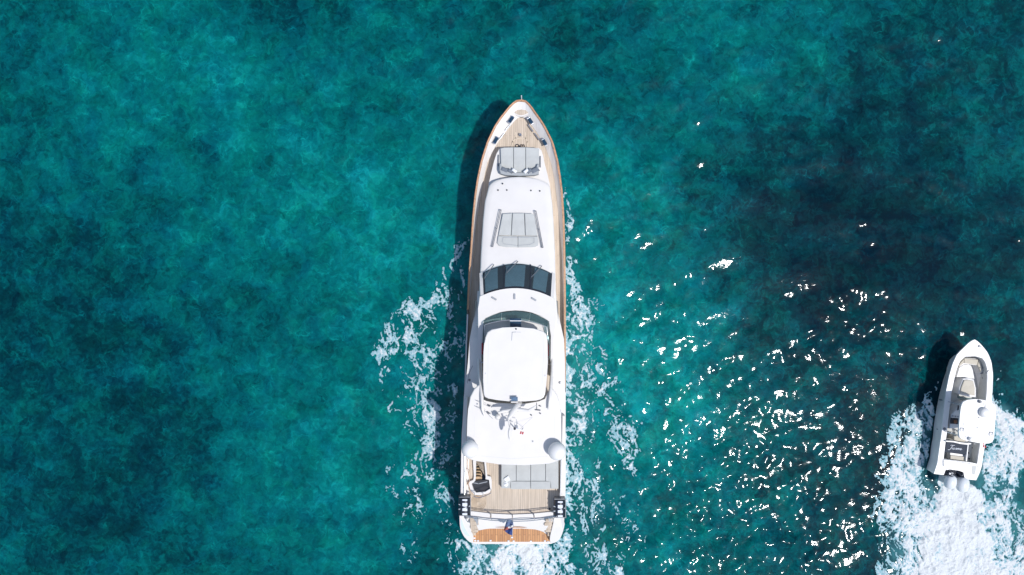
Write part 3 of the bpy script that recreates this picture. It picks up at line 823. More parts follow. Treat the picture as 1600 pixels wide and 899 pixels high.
# flybridge well: darker floor, dash, seats, screens
slab('flybridge_sole', [(755, 505), (858, 505), (860, 560), (860, 590), (856, 640), (756, 640), (753, 590), (752.5, 560)], 4.96, .05, M['teak'], yacht, 0)
slab('flybridge_dash', [(755, 500), (768, 492.5), (782, 489), (805.4, 486.2), (830, 489.5), (846, 494.5), (857, 502), (857, 521), (846, 524), (800, 519), (765, 524), (757, 525)], 5.60, .7, M['gel'], yacht, .05)
fw = ((755.5, 500.5), (806, 485.6), (858.6, 503)); fr = ((757, 508), (806, 500.3), (854.5, 511))
def FS(u, v):
    f = arc3(*fw, u); r = arc3(*fr, u); return W(f[0], f[1], 5.70).lerp(W(r[0], r[1], 6.22), v)
for (u0, u1) in ((.0, .262), (.268, .55 + .0), (.556, .556 + .0), ):
    pass
for (u0, u1) in ((.0, .272), (.278, .708), (.714, 1.0)):
    bm = bmesh.new(); grid('x', [[FS(u0 + (u1 - u0) * i / 10, j / 3) for i in range(11)] for j in range(4)], None, None, bm=bm)
    sheet(bm, .012)
    from_bm('wind_deflector', bm, M['glass_fly'], yacht)
top = [FS(i / 20, 1) for i in range(21)]
tube('deflector_rail', [W(756.5, 540, 5.8)] + top + [W(857.5, 540, 5.8)], .022, M['steel'], yacht)
for pts in ([(858.5, 505), (860.3, 530), (860.5, 562)], [(755.5, 505), (754, 530), (753.2, 562)]):
    rows = [[W(x, y, 5.7) for x, y in pts], [W(x + (-3 if x > 800 else 2), y, 6.15) for x, y in pts]]
    bm = bmesh.new(); grid('x', rows, None, None, bm=bm); sheet(bm, .012)
    from_bm('wind_deflector', bm, M['glass_fly'], yacht)
slab('console_hatch', [(796.8, 498), (814.3, 497.6), (814.3, 511.3), (797.4, 511.3)], 6.25, .12, M['bluepanel'], yacht, .015)
box('hatch_trim', W(805.5, 501.6, 6.28), (.70, .05, .03), M['strap'], yacht, 0, .0)
for x, y in ((757.2, 545), (854.6, 547)): box('flybridge_seat', W(x, y, 5.6), (.36, .72, .35), M['red'], yacht, 0, .05)
for x, y in ((754, 566), (858, 569)): tube('grab_rail', [W(x - 3, y, 6.0), W(x + 3, y + .5, 6.05)], .035, M['steel'], yacht)
# hardtop
ht = [(755.5, 552), (756.5, 538), (758.3, 527), (761.5, 519.5), (768, 515.2), (785, 512.2), (808, 511.3), (834, 513.8), (848, 517.5), (854, 522.5), (855.6, 531), (856, 566), (854.5, 590), (852.6, 608), (851.8, 616), (849.5, 621.5), (845, 624.5), (838, 626.4), (822, 627.4), (809, 627.6), (794, 627.2), (775, 625.2), (763, 623.3), (757.3, 620.5), (755.5, 616), (755, 595)]
slab('hardtop', ht, 7., .16, M['gel'], yacht, .07, 3)
frame('hardtop_line', [(799.3, 532), (800.3, 519.3), (806, 519)], 7.002, .035, M['vent'], .012)
frame('hardtop_line', [(806, 519), (814, 519.3)], 7.002, .015, M['vent'], .012)
M['crease'] = simple('soft_crease', (.60, .61, .62), .6)
frame('hardtop_edge_line', [(764, 529), (762.5, 560), (762, 600)], 7.002, .012, M['crease'], .006)
frame('hardtop_edge_line', [(848.6, 529), (849, 560), (847, 600)], 7.002, .012, M['crease'], .006)
lathe('hardtop_light', W(806.3, 514.3, 7.), [(.05, 0), (.05, .05), (.02, .07)], M['black'], yacht, seg=10)
for x, y in ((758.7, 584), (851.8, 587)): box('hardtop_latch', W(x, y, 7.01), (.06, .10, .04), M['crease'], yacht)
for (x, y) in ((765, 535), (846, 535), (766, 612), (842, 612)):
    tube('hardtop_post', [W(x, y, 4.9), W(x, y, 6.85)], .05, M['gel'], yacht)
# side arms joining hardtop to aft canopy
for pts in ([(748, 560), (748.5, 580), (751, 600), (753, 620), (753.8, 640), (757, 650)], [(863, 560), (862.5, 580), (861, 600), (860, 615), (858.5, 630), (857, 640)]):
    zz = [5.6, 5.9, 6.5, 6.8, 6.85, 6.8]
    tube('support_arm', [W(x, y, z) for (x, y), z in zip(pts, zz)], [.08, .09, .1, .1, .09, .06], M['gel'], yacht, 8)
# aft canopy with radar gear
cn = [(729.5, 684), (730.4, 655), (731.6, 639), (734.7, 620), (741, 608), (750.6, 599.5), (751.5, 612), (754, 626), (760, 628.8), (775, 630), (800, 631), (822, 631), (842, 629.3), (853, 625), (857, 612), (859.5, 604.5), (865, 609.5), (870, 617), (874, 628), (876.5, 648), (877, 690), (877, 712), (873, 720.5), (858, 725.2), (820, 727.2), (780, 725.8), (740, 720.5), (728, 715), (728, 700)]
slab('aft_canopy', cn, 6.6, .2, M['gel'], yacht, .07, 3)
frame('canopy_crease', [(741, 650), (740.5, 705), (744, 712), (800, 717), (860, 713), (866, 706), (866, 650)], 6.602, .012, M['crease'], .006)
for (x, y) in ((736, 640), (871, 640), (736, 708), (868, 708)):
    tube('canopy_post', [W(x, y, 4.8), W(x, y, 6.5)], .06, M['gel'], yacht)
def dome(x, y, r, z0):
    c = W(x, y, z0)
    d = lathe('satellite_dome', W(x, y, 6.59), [(r * .72, 0), (r * .80, .25)], M['gel'], yacht, seg=28)
    prof = [(r * .80, z0 - 6.59 - r * .55)]
    prof = [(r * math.cos(a), r * math.sin(a)) for a in [R(-38 + 8 * k) for k in range(16)]] + [(.004, r)]
    lathe('radome_shell', c, prof, M['domewhite'], d, seg=36)
dome(734.6, 702, .51, 7.12); dome(870.4, 705.3, .535, 7.12)
# radar mast
slab('solar_panel', [(798.9, 621), (809, 620.8), (809, 626.5), (798.9, 626.5)], 7.27, .1, M['solar'], yacht, .01)
box('panel_bracket', W(803.8, 628, 7.05), (.42, .08, .3), M['gel'], yacht)
mast = tube('radar_mast', [W(811, 630, 6.6), W(808, 636, 7.1), W(799, 647, 7.55), W(794, 655, 7.7)], [.20, .24, .17, .08], M['gel'], yacht, 8)
tube('spreader', [W(778, 645, 7.5), W(786, 643, 7.45), W(808, 640, 7.3), W(826, 642, 7.4), W(838, 634, 7.55)], [.06, .11, .12, .10, .03], M['gel'], mast, 8)
bm = bmesh.new(); lathe_bm(bm, W(797, 677, 7.8), [(.05, -.3), (.05, 0)], seg=12); lathe_bm(bm, W(797, 677, 7.8), [(.12, 0), (.16, .05), (.16, .12), (.10, .18)], seg=18, sx=.8, sy=2.5)
from_bm('radar_scanner', bm, M['gel'], mast)
tube('scanner_arm', [W(794, 655, 7.67), W(797, 668, 7.5), W(797, 677, 7.5)], .05, M['gel'], mast)
lathe('small_dome', W(778, 649, 6.6), [(.10, 0), (.11, .3), (.16, .38), (.18, .5), (.13, .62), (.03, .68)], M['gel'], mast, seg=18)
lathe('navigation_light', W(804.2, 669.5, 7.95), [(.07, 0), (.07, .16), (.03, .2)], M['black'], mast, seg=12)
tubes('whip_aerial', [([W(804, 669, 6.6), W(804, 669, 8.05)], .035), ([W(804, 662, 6.85), W(804, 672, 7.85)], .02), ([W(806.5, 655, 6.75), W(808, 669, 8.25)], .02), ([W(799, 671, 7.65), W(811, 670, 7.7)], .02)], M['strap'], mast)
tubes('aerial_wire', [([W(742, 625, 6.61), W(764, 635.5, 7.05)], .012), ([W(741, 634, 6.61), W(763, 645.5, 7.05)], .012), ([W(832, 652, 6.61), W(812, 671, 7.45)], .006), ([W(770, 655, 6.61), W(760, 645, 6.85)], .01)], M['vent'], mast)
tubes('horn', [([W(762, 633, 6.65), W(765.5, 635, 6.7)], .05), ([W(761, 644, 6.65), W(764, 646, 6.7)], .05)], M['greymetal'], yacht)
tubes('deck_aerial', [([W(838.5, 629.5, 6.61), W(838.8, 641, 6.65)], .02), ([W(836, 640.5, 6.65), W(844.5, 641.5, 6.67)], .03), ([W(842, 634, 6.61), W(845, 635, 6.75)], .03), ([W(829, 648, 6.63), W(831, 649.5, 6.67)], .035), ([W(843, 645.5, 6.63), W(845, 647, 6.67)], .035)], M['greymetal'], yacht)
bm = bmesh.new()
for x, y in ((766, 634), (768.5, 636), (771.5, 633.2), (768.5, 643.5), (763, 646.5), (765.8, 646.5), (745.8, 631.5), (832.5, 690)): box_bm(bm, W(x, y, 6.63), (.07, .07, .05))
from_bm('cable_gland', bm, M['vent'], yacht)

# aft upper deck: teak, sunpad
def zt(x, y): return zu(x, y) + .012
tk_up = [(733.5, 700), (874, 700), (874.5, 760), (873, 797), (850, 800.3), (830, 802), (802, 803), (770, 801.8), (745, 799), (733, 796.5), (732.5, 760)]
slab('upper_teak_deck', tk_up, zt, .02, M['teak'], yacht, 0, holes=[hole])
slab('sunpad_base', [(783.5, 712), (872.5, 712), (872.5, 762.8), (783.5, 762.8)], 5.12, .25, M['gel2'], yacht, .02)
pad_set('sunpad_cushion', [
    [(783.4, 712), (806.2, 712), (806.2, 751.8), (797.2, 751.8), (797.2, 763.4), (783.4, 763.4)],
    [(806.8, 712), (828.8, 712), (828.8, 751.8), (806.8, 751.8)],
    [(829.4, 712), (852, 712), (852, 751.8), (829.4, 751.8)],
    [(852.6, 712), (872.6, 712), (872.6, 764.2), (860.8, 764.2), (860.8, 752), (852.6, 752)],
    [(797.8, 752.4), (828.8, 752.4), (828.8, 764.8), (797.8, 764.8)],
    [(829.4, 752.4), (860.2, 752.4), (860.2, 764.8), (829.4, 764.8)]], 5.36, .26, M['pad'], .022)
# stairwell
coam_out = [(740, 706), (760, 706), (759.5, 722), (761.5, 744), (767, 745.2), (768.3, 752), (768.3, 765), (764, 770.5), (752, 774), (741.5, 773.8), (735.5, 767), (732.4, 757), (733, 753), (739.5, 750.5), (740.5, 745), (739, 722)]
hin = [(742.5, 706), (756, 706), (756.7, 722), (759, 746), (758.5, 749), (764, 750), (766, 764), (758.5, 768.7), (744, 770), (740, 765.5), (736.8, 756.5), (742.6, 751.5), (743.4, 746), (744, 722)]
stair = slab('stairwell_coaming', coam_out, 5.10, .2, M['gel'], yacht, 0, holes=[hin])
slab('stairwell_shade', [(735, 700), (768, 700), (768, 773), (735, 773)], 2.6, .05, M['dark'], stair, 0)  # dark sheet, colours in the shadow down the stairwell
slab('sliding_hatch', [(741.5, 751.5), (759, 750.3), (764.3, 751), (766, 764), (758.5, 768.7), (744, 770), (740, 765.5), (737.2, 756.5)], 4.93, .05, M['smoke'], stair, .01)
frame('hatch_edge', [(739.5, 754.5), (748, 756), (761, 753)], 4.94, .05, M['vent'])
for k in range(8):
    y = 749 - k * 4.6; z = 4.75 - k * .24
    slab('stair_tread', spline([(742.5, y + 3.6), (746, y + 5.0), (750, y + 4.2), (752.5, y + 1.5), (752.5, y - 3.4), (742.5, y - 3.4)], 3), z, .06, M['tan'], stair, .01)
rl3 = [(741.5, 770.5), (750, 772.5), (761, 768.5), (767.5, 765)]
rail(resample(rl3, 7), lambda y: 5.1, .75, .022, 3, M['steel'], yacht)
rl4 = [(729.5, 712), (729.6, 748), (733.5, 750.5), (737.5, 771)]
rail(resample([(731.5, 716), (732.4, 732), (735.5, 745), (734, 750), (731, 751.5)], 7), lambda y: 4.92, .8, .02, 3, M['capwood'], yacht)  # brown tubes drawn where the railing's shadow lines fall on the teak
rail(resample([(731, 753), (734, 763), (739, 771), (750, 777), (760, 774)], 8), lambda y: 4.92, .12, .016, 4, M['capwood'], yacht)
slab('liferaft_locker', [(729.5, 779), (733, 779), (733, 790), (729.5, 790)], 5.3, .4, M['gel'], yacht, .02)
# thin side hand rails
for x, ya, yb_ in ((727.3, 706, 770), (875.6, 640, 772)):
    rail(resample([(x, ya), (x + .4, (ya + yb_) / 2), (x - .8, yb_)], 8), lambda y: 5.1, .45, .024, 3, M['steel'], yacht)
# coiled rope mark on the deck
M['rope'] = simple('tan_rope', (.60, .47, .33), .9, var=.1)
pts = []
for k in range(90):
    a = k * .33; r = .08 + k * .0048
    pts.append(W(748, 786.5, 4.93) + Vector((r * math.cos(a), r * math.sin(a), .0)))
rope = tube('coiled_rope', pts, .016, M['rope'], None, 5)
tag(rope, 'flat coil of tan rope on the upper teak deck beside the left liferaft', 'rope')

# aft rail, padded coaming
arcA = [(733, 798.3), (745, 800), (770, 803), (800, 804.5), (830, 803.2), (852, 801), (868, 799)]
arcB = [(735, 806), (745, 807.3), (770, 810.5), (800, 812), (830, 811), (852, 808), (868, 804)]
slab('aft_coaming', arcA + arcB[::-1], 5.02, .7, M['gel'], yacht, .05, sp=0)
for A, h in ((arcA, .95), (resample([(735, 800), (752, 801.5), (762, 804), (770, 803.5), (795, 805.5), (803, 803.5), (832, 803), (838, 805), (846, 802), (866, 799.5)], 20), .75)):
    rail(resample(A, 13), lambda y: 4.95, h, .026, 3, M['steel'], yacht)
rail(resample(arcB, 13), lambda y: 4.75, .35, .024, 3, M['steel'], yacht)
slab('awning_pole_socket', [(857.8, 794.8), (860.2, 794.8), (860.2, 797.2), (857.8, 797.2)], 5.0, .1, M['black'], yacht, .01)
# stern quarters, transom, platform
def zq(x, y): return float(np.interp(y, [795, 849], [2.5, .95]))
slab('stern_quarter', spline([(719, 786), (718.2, 800), (718.2, 814), (719.6, 827), (726, 840), (732, 845.5), (738.6, 848.6), (739.2, 838), (736.5, 830), (734, 815), (733.5, 786)], 3), zq, lambda p: p.z + .1, M['gel'], yacht, .05, 2)
slab('stern_quarter', spline([(883.2, 786), (882.2, 802), (881, 820), (880, 829.6), (874.7, 842), (868, 847), (860.4, 848.8), (859.6, 839), (864, 820), (867.5, 800), (868.5, 786)], 3), zq, lambda p: p.z + .1, M['gel'], yacht, .05, 2)
slab('quarter_shade', spline([(719.8, 812), (722, 814), (726, 825), (733, 836), (734, 838), (727, 836), (721, 826)], 3), lambda x, y: zq(x, y) + .02, .03, M['shade_blue'], yacht, .0)  # thin bluish sheet, paints the shade on the left quarter
tr = slab('transom', [(733, 786), (869, 786), (868, 806), (860, 815), (853.5, 828), (848.5, 831.5), (836, 826.7), (815, 826), (800, 826.3), (785, 826), (765, 825.5), (757, 826.5), (748, 829.5), (744, 820), (736, 806)], lambda x, y: float(np.interp(y, [786, 806, 831], [2.6, 2.35, 1.75])), lambda p: p.z, M['gel'], yacht, .04)
slab('slot_shadow', [(774, 824.4), (790, 823.5), (812, 823.3), (824, 825.0), (812, 824.9), (790, 824.9)], 1.99, .03, M['capwood'], tr, 0)  # brown strip laid on as the shadow of a slot
slab('platform_edge', spline([(719.5, 815), (721, 829), (727, 840.5), (738.6, 849.6), (770, 850.2), (800, 850.4), (830, 850.3), (861, 850), (874, 843.5), (879.8, 829.6), (881, 815), (860, 812), (740, 812)], 3), .50, .35, M['gel'], yacht, .05)
slab('swim_platform', [(739.2, 838), (748, 829.5), (757, 826.5), (765, 825.2), (800, 825.5), (836, 826), (848.5, 831.5), (859.4, 840), (860, 847), (739, 847)], .54, .06, M['teak_wet'], yacht, .01)
bm = bmesh.new()
for x, y in ((741.3, 841), (742.5, 845), (747, 845.3), (766.5, 845), (794.5, 845.6), (800, 840), (802.5, 845.7), (829.5, 846), (851.5, 845.4), (856.5, 847)): box_bm(bm, W(x, y, .56), (.14, .10, .05), 0, .015)
from_bm('platform_fitting', bm, M['strap'], yacht)
# side steps to the platform
for j, (x0, x1, y0, y1, z) in enumerate(((734.5, 744, 808, 815, 2.5), (734.6, 747.2, 814.5, 821, 2.2), (735, 748, 820.5, 827, 1.85), (736, 746.5, 826.5, 832, 1.5), (737.5, 743, 831.5, 837, 1.1))):
    slab('stern_step', [(x0, y0), (x1, y0 + 1), (x1 + .5, y1), (x0, y1)], z, .3, M['teak'], yacht, .02)
for j, (x0, x1, y0, y1, z) in enumerate(((853, 863.5, 811, 817, 2.5), (851, 862.5, 816.5, 822, 2.2), (850.5, 861.5, 821.5, 827, 1.85), (852.5, 860.5, 826.5, 832, 1.5), (856, 859.6, 831.5, 838, 1.1))):
    slab('stern_step', [(x0, y0 + 1), (x1, y0), (x1, y1), (x0 - .5, y1)], z, .3, M['teak'], yacht, .02)
slab('stair_shade', [(738, 806.5), (744, 807.5), (747, 816), (746, 822), (743.5, 815), (740, 811)], 3.0, .6, M['vent'], yacht, .01)  # grey slab standing in for the dark shade beside the left steps
tubes('boarding_rail', [([W(729, 806, 2.5), W(728, 812, 3.1), W(731, 816, 3.0), W(733, 811, 2.6)], .025), ([W(858, 808, 3.0), W(858.5, 815, 3.0)], .03), ([W(861, 808, 3.0), W(861.5, 815, 3.0)], .03), ([W(864, 808, 3.0), W(864, 815, 3.0)], .03)], M['steel'], yacht)
lathe('mooring_winch', W(729, 805, 2.4), [(.16, 0), (.16, .1), (.1, .15), (.1, .3), (.15, .34)], M['greymetal'], yacht, seg=14)

# ---------------- things standing on the yacht
def make_raft(x, y, z, label):
    c = W(x, y, z)
    t = thing('liferaft', label, 'liferaft', c, 'liferaft canisters mounted on the stern rails')
    prof = []
    bm = bmesh.new()
    segs = [(-.52, .30), (-.50, .34), (-.20, .36), (.20, .36), (.50, .34), (.52, .30)]
    rows = []
    for yy, r in segs:
        rows.append([c + Vector((r * math.cos(a) * 1.0, yy, .36 + r * math.sin(a))) for a in [2 * math.pi * k / 20 for k in range(20)]])
    vs = [[bm.verts.new(p) for p in r] for r in rows]
    for i in range(len(vs) - 1):
        for k in range(20): bm.faces.new([vs[i][k], vs[i][(k + 1) % 20], vs[i + 1][(k + 1) % 20], vs[i + 1][k]])
    bm.faces.new(vs[0][::-1]); bm.faces.new(vs[-1])
    from_bm('canister', bm, M['black'], t, True, R(40))
    bm = bmesh.new()
    for dy, w in ((-.43, .12), (-.16, .16), (.16, .18), (.43, .10)): box_bm(bm, c + Vector((.02, dy, .72)), (.30, w, .03), 0, .01)
    from_bm('reflective_patch', bm, M['strap'], t)
    tubes('strap', [([c + Vector((-.36, .10, .5)), c + Vector((0, .06, .76)), c + Vector((.36, .0, .5))], .03), ([c + Vector((-.36, -.20, .5)), c + Vector((0, -.06, .76)), c + Vector((.36, .0, .5))], .03)], M['strap'], t)
    bm = bmesh.new()
    for dy in (-.56, .56): box_bm(bm, c + Vector((0, dy, .3)), (.68, .05, .6), 0, .01)
    box_bm(bm, c + Vector((.36, 0, .64)), (.05, 1.15, .06), 0, .01); box_bm(bm, c + Vector((-.36, 0, .3)), (.04, 1.15, .06), 0, .01)
    from_bm('cradle', bm, M['greymetal'], t)
    return t
r1 = make_raft(727.0, 786.8, 5.15, 'black liferaft canister with white straps on the left stern rail, beside the coiled rope')
r2 = r1.copy(); COL.objects.link(r2); r2.location = W(873.6, 789.8, 5.25)
r2['label'] = 'black liferaft canister with white straps on the right stern rail, near the aft sunpad'
for ch in list(r1.children):
    c2 = ch.copy(); COL.objects.link(c2); c2.parent = r2
# throw pillows on the forward lounge
def pillow(x, y, z, sx, sy, rot, mat, label, grp):
    bm = bmesh.new(); pillow_bm(bm, W(x, y, z), sx, sy, .17, rot, R(0))
    o = from_bm('throw_pillow', bm, mat, None, True); tag(o, label, 'pillow', grp); return o
gp = 'throw pillows along the foredeck backrest'
pillow(788, 265.4, 4.06, .56, .30, R(-22), M['pillow_d'], 'charcoal throw pillow at the left end of the foredeck backrest', gp)
pillow(797, 267.2, 4.10, .36, .24, R(-25), M['pillow_d'], 'small charcoal throw pillow between the left end pillow and a white one', gp)
pillow(803.6, 267.0, 4.12, .38, .22, R(-38), M['pillow_l'], 'white throw pillow left of the middle of the foredeck backrest', gp)
pillow(822, 267.6, 4.12, .38, .22, R(38), M['pillow_l'], 'white throw pillow right of the middle of the foredeck backrest', gp)
pillow(827.2, 267.2, 4.10, .36, .26, R(35), M['pillow_d'], 'small charcoal throw pillow between a white one and the right end pillow', gp)
pillow(835.6, 266.3, 4.06, .58, .34, R(26), M['pillow_d'], 'charcoal throw pillow at the right end of the foredeck backrest', gp)
# two dark looped things lying ahead of the lounge
def coil(x, y, kind, label):
    z = zd(y) + .03; c = W(x, y, z); lst = []
    if kind == 0:
        lst = [([c + Vector((.12 * math.cos(a), .085 * math.sin(a), 0)) for a in [2 * math.pi * k / 14 for k in range(15)]], .03), ([c + Vector((.08, .05, .02)), c + Vector((.2, -.06, 0))], .03)]
    else:
        lst = [([c + Vector((-.12, -.08, 0)), c + Vector((-.11, .08, 0)), c + Vector((-.03, .08, 0)), c + Vector((0, -.07, 0)), c + Vector((.05, .08, 0)), c + Vector((.12, .06, 0)), c + Vector((.14, -.08, 0))], .03)]
    o = tubes('rope_loop', lst, M['black'], None); tag(o, label, 'rope', 'short dark ropes on the foredeck'); return o
coil(808, 228, 0, 'dark oval loop of rope on the foredeck teak, left of a zigzag one')
coil(816, 228, 1, 'dark zigzag length of rope on the foredeck teak, right of an oval loop')
# towel and hat on the aft sunpad
bm = bmesh.new(); box_bm(bm, W(791.8, 748, 5.42), (.34, .20, .07), R(35), .025); box_bm(bm, W(793.5, 750, 5.42), (.28, .18, .05), R(30), .02)
o = from_bm('folded_towel', bm, M['pillow_l'], None); tag(o, 'white folded towel on the near left corner of the grey aft sunpad', 'towel')
o = lathe('sun_hat', W(790.6, 756.8, 5.37), [(.15, 0), (.15, .02), (.09, .03), (.08, .09), (.03, .11)], M['pillow_l'], None, seg=18)
tag(o, 'small round white hat on the aft sunpad below the folded towel', 'hat')
# ensign
fl = thing('stern_flag', 'faded blue flag with red and white stripe hanging over the teak swim platform', 'flag', W(800.8, 808, 2.4))
tube('flagstaff', [W(800.3, 809, 2.4), W(800.9, 826, 3.3), W(800.5, 838, 3.9)], .022, M['strap'], fl)
def flagpart(name, pts, z, mat):
    n = 6; rows = []
    (a, b, c, d) = pts
    for i in range(n + 1):
        u = i / n; row = []
        for j in range(n + 1):
            v = j / n
            x = (a[0] * (1 - u) + b[0] * u) * (1 - v) + (d[0] * (1 - u) + c[0] * u) * v
            y = (a[1] * (1 - u) + b[1] * u) * (1 - v) + (d[1] * (1 - u) + c[1] * u) * v
            row.append(W(x, y, z + .07 * math.sin(x * .9 + y * .25) + (y - 810) * .02))
        rows.append(row)
    bm = bmesh.new(); grid('x', rows, None, None, bm=bm); sheet(bm, .01)
    return from_bm(name, bm, mat, fl, True)
flagpart('flag_cloth', [(792, 812.5), (801, 812), (802.5, 822), (788, 825)], 2.9, M['slate_f'])
flagpart('flag_stripe', [(793.5, 823.5), (801.5, 820.5), (801.8, 823), (794.5, 826)], 2.97, M['pillow_l'])
flagpart('flag_stripe', [(787.8, 825.2), (794, 823.7), (797.5, 826.6), (786.8, 829.6)], 2.93, M['red_f'])
flagpart('flag_cloth', [(788.2, 829.6), (801.4, 824), (800.8, 837), (794, 834.5)], 2.9, M['blue_f'])
# courtesy flag above canopy
cf = thing('courtesy_flag', 'tiny red and white flag on a thin line above the white canopy', 'flag', W(815, 672, 6.610))
tube('flag_line', [W(817.6, 668, 6.610), W(817.2, 671, 7.450)], .012, M['strap'], cf)
box('flag_cloth', W(815.3, 676.6, 7.400), (.20, .18, .02), M['red'], cf, R(-12), 0, (R(25), 0))
box('flag_cross', W(815.3, 676.6, 7.415), (.03, .18, .02), M['pillow_l'], cf, R(-12), 0, (R(25), 0))
box('flag_toggle', W(816, 670.5, 7.350), (.06, .1, .05), M['vent'], cf, R(-12), .01)

# ================================================================== SMALL MOTORBOAT
boat = thing('motorboat', 'small white centre console motorboat with square white hardtop and two outboard engines', 'motorboat', W(1505, 645, 0))
def zg(y): return float(np.interp(y, [531, 600, 745], [1.75, 1.45, 1.2]))
bL = [(1523.2, 530.8), (1519, 532.5), (1513, 536.5), (1506.7, 543), (1500, 549.3), (1495.2, 554.7), (1488.5, 569), (1482.8, 589.4), (1478.5, 612), (1474.8, 640), (1471.4, 678), (1467.8, 702), (1464.8, 724), (1461.5, 734), (1459.2, 740.6)]
bR = [(1523.2, 530.8), (1526, 532.4), (1530.5, 536), (1535.7, 541.7), (1540.5, 547.5), (1544.3, 553), (1549.2, 566), (1551.6, 585), (1551, 609), (1547.8, 640), (1543, 675), (1537.2, 707), (1534, 729), (1530.5, 740), (1525, 750.6)]
NB = 50
bl, br_ = resample(bL, NB), resample(bR, NB)
def axb(y): return 1523 - (y - 531) * .142
rings = []
for t in (0, .3, .6, .85, 1.15):
    ring = []
    for side, arr in ((0, bl), (1, br_[::-1])):
        for i, (x, y) in enumerate(arr):
            z = zg(y); p = W(x, y, z); ux = W(axb(y), y, z)
            s = 1 - min(1, (y - 531) / 212)
            f = 1 - t * (.14 + .6 * s ** 2.4)
            q = ux + (p - ux) * f
            q = q + Vector((-.13, -.99, 0)) * (t * s ** 4 * 1.3)
            q.z = z * (1 - t * .95) - .25 * max(0, t - .85)
            ring.append(q)
    rings.append(ring)
bhull = grid('hull', rings, M['boatgel'], boat, True, True)
# cockpit opening
cop = [(1508, 557.5), (1524, 556.8), (1535, 560), (1539.5, 566), (1542.5, 576), (1543, 590), (1542, 612), (1539.5, 640), (1535, 675), (1531.5, 694), (1527, 725), (1517, 723), (1474.2, 717.5), (1477.5, 690), (1480.5, 668), (1483.5, 640), (1486.5, 615), (1490.5, 595), (1494.5, 578), (1500, 565)]
gun = bl + br_[::-1]
well = [(1475.5, 741.5), (1477, 734.5), (1483, 733), (1498, 735), (1506, 737.5), (1507.5, 748.5)]
dk = gun[:] 
# replace the straight transom edge by the notched engine well
dk_out = bl + [(1474.5, 742.4), (1477.5, 735), (1484, 733.6), (1499, 735.8), (1505.5, 738.4), (1507.6, 748.9)] + br_[::-1]
def dedupe(p):
    o = []
    for q in p:
        if not o or (Vector(q) - Vector(o[-1])).length > .05: o.append(q)
    if (Vector(o[0]) - Vector(o[-1])).length < .05: o.pop()
    return o
slab('gunwale', dedupe(dk_out), lambda x, y: zg(y) + .03, .10, M['boatgel'], boat, 0, holes=[cop])
# cockpit walls and sole
bm = bmesh.new()
C0 = [W(x, y, zg(y)) for x, y in cop]
grid('x', [C0, [Vector((p.x, p.y, .5)) for p in C0]], None, None, bm=bm, closed=True)
from_bm('cockpit_liner', bm, M['floorgel'], boat)
bm = bmesh.new(); P = [Vector((p.x * 1.0, p.y, .55)) for p in C0]
slab_bm(bm, P, .05); from_bm('cockpit_sole', bm, M['floorgel'], boat)
def bslab(name, pts, z, th, mat, bev=.03, sp=0, par=None): return slab(name, pts, z, th, mat, par or boat, bev, 2, sp)
# z1/z2/z3 zoom coordinates to photo pixels
Z1 = lambda x, y: (1420 + x / 6.917, 520 + y / 6.917)
Z2 = lambda x, y: (1440 + x / 9.986, 610 + y / 9.986)
Z3 = lambda x, y: (1430 + x / 8.987, 680 + y / 8.987)
bslab('bow_seat', [Z1(*p) for p in ((545, 375), (600, 272), (760, 282), (815, 320), (825, 395), (782, 440), (745, 350), (600, 335))], 1.05, .5, M['boatgel'], .02)
bslab('bow_cushion', [Z1(*p) for p in ((602, 280), (752, 292), (742, 350), (600, 330))], 1.16, .12, M['beige'], .03)
bslab('bow_cushion', [Z1(*p) for p in ((757, 298), (775, 300), (800, 395), (782, 428), (746, 352))], 1.16, .12, M['beige'], .03)
bslab('bow_cushion', [Z1(*p) for p in ((597, 285), (596, 330), (540, 375), (545, 345))], 1.16, .12, M['beige'], .02)
bslab('bow_platform', [Z1(*p) for p in ((545, 380), (600, 342), (672, 352), (690, 400), (712, 500), (600, 478), (515, 482))], .98, .45, M['boatgel'], .03)
bslab('console_seat', [Z1(*p) for p in ((585, 497), (640, 492), (705, 505), (728, 600), (728, 700), (640, 690), (538, 662), (548, 590))], 1.25, .7, M['boatgel'], .05)
bslab('seat_cushion', [Z1(*p) for p in ((600, 515), (640, 510), (700, 522), (714, 600), (716, 682), (640, 668), (557, 655), (570, 590))], 1.34, .12, M['beige'], .04)
console = bslab('console', [Z2(*p) for p in ((470, 380), (640, 200), (840, 160), (900, 300), (860, 560), (440, 600))], 1.35, .8, M['boatgel'], .05)
bm = bmesh.new()
wa = [Z2(*p) for p in ((555, 75), (640, 108), (740, 122), (842, 132))]
wb = [Z2(*p) for p in ((560, 120), (640, 165), (740, 178), (845, 185))]
grid('x', [[W(x, y, 1.5) for x, y in wa], [W(x, y, 1.95) for x, y in wb]], None, None, bm=bm); sheet(bm, .02)
from_bm('console_windscreen', bm, M['glass_fly'], boat)
bslab('display_screen', [Z2(*p) for p in ((458, 430), (600, 440), (600, 532), (452, 522))], 1.38, .05, M['black'], .01, par=console)
M['brown'] = simple('brown_leather', (.22, .09, .04), .6)
bslab('wheel_grip', [Z2(*p) for p in ((505, 470), (545, 462), (560, 500), (530, 525), (508, 512))], 1.42, .05, M['brown'], .01, par=console)
bm = bmesh.new()
for p in ((485, 402), (527, 408), (568, 412)): lathe_bm(bm, W(*Z2(*p), 1.35), [(.055, 0), (.055, .03), (.03, .04)], seg=12)
from_bm('gauge', bm, M['vent'], console)
bslab('console_vent', [Z2(*p) for p in ((570, 240), (588, 235), (582, 305), (563, 315))], 1.4, .05, M['black'], .01)
bm = bmesh.new()
for p in ((460, 665), (357, 600), (497, 712)): lathe_bm(bm, W(*Z2(*p), 1.0 if p[0] != 357 else 1.36), [(.09, 0), (.09, .04), (.05, .05)], seg=12)
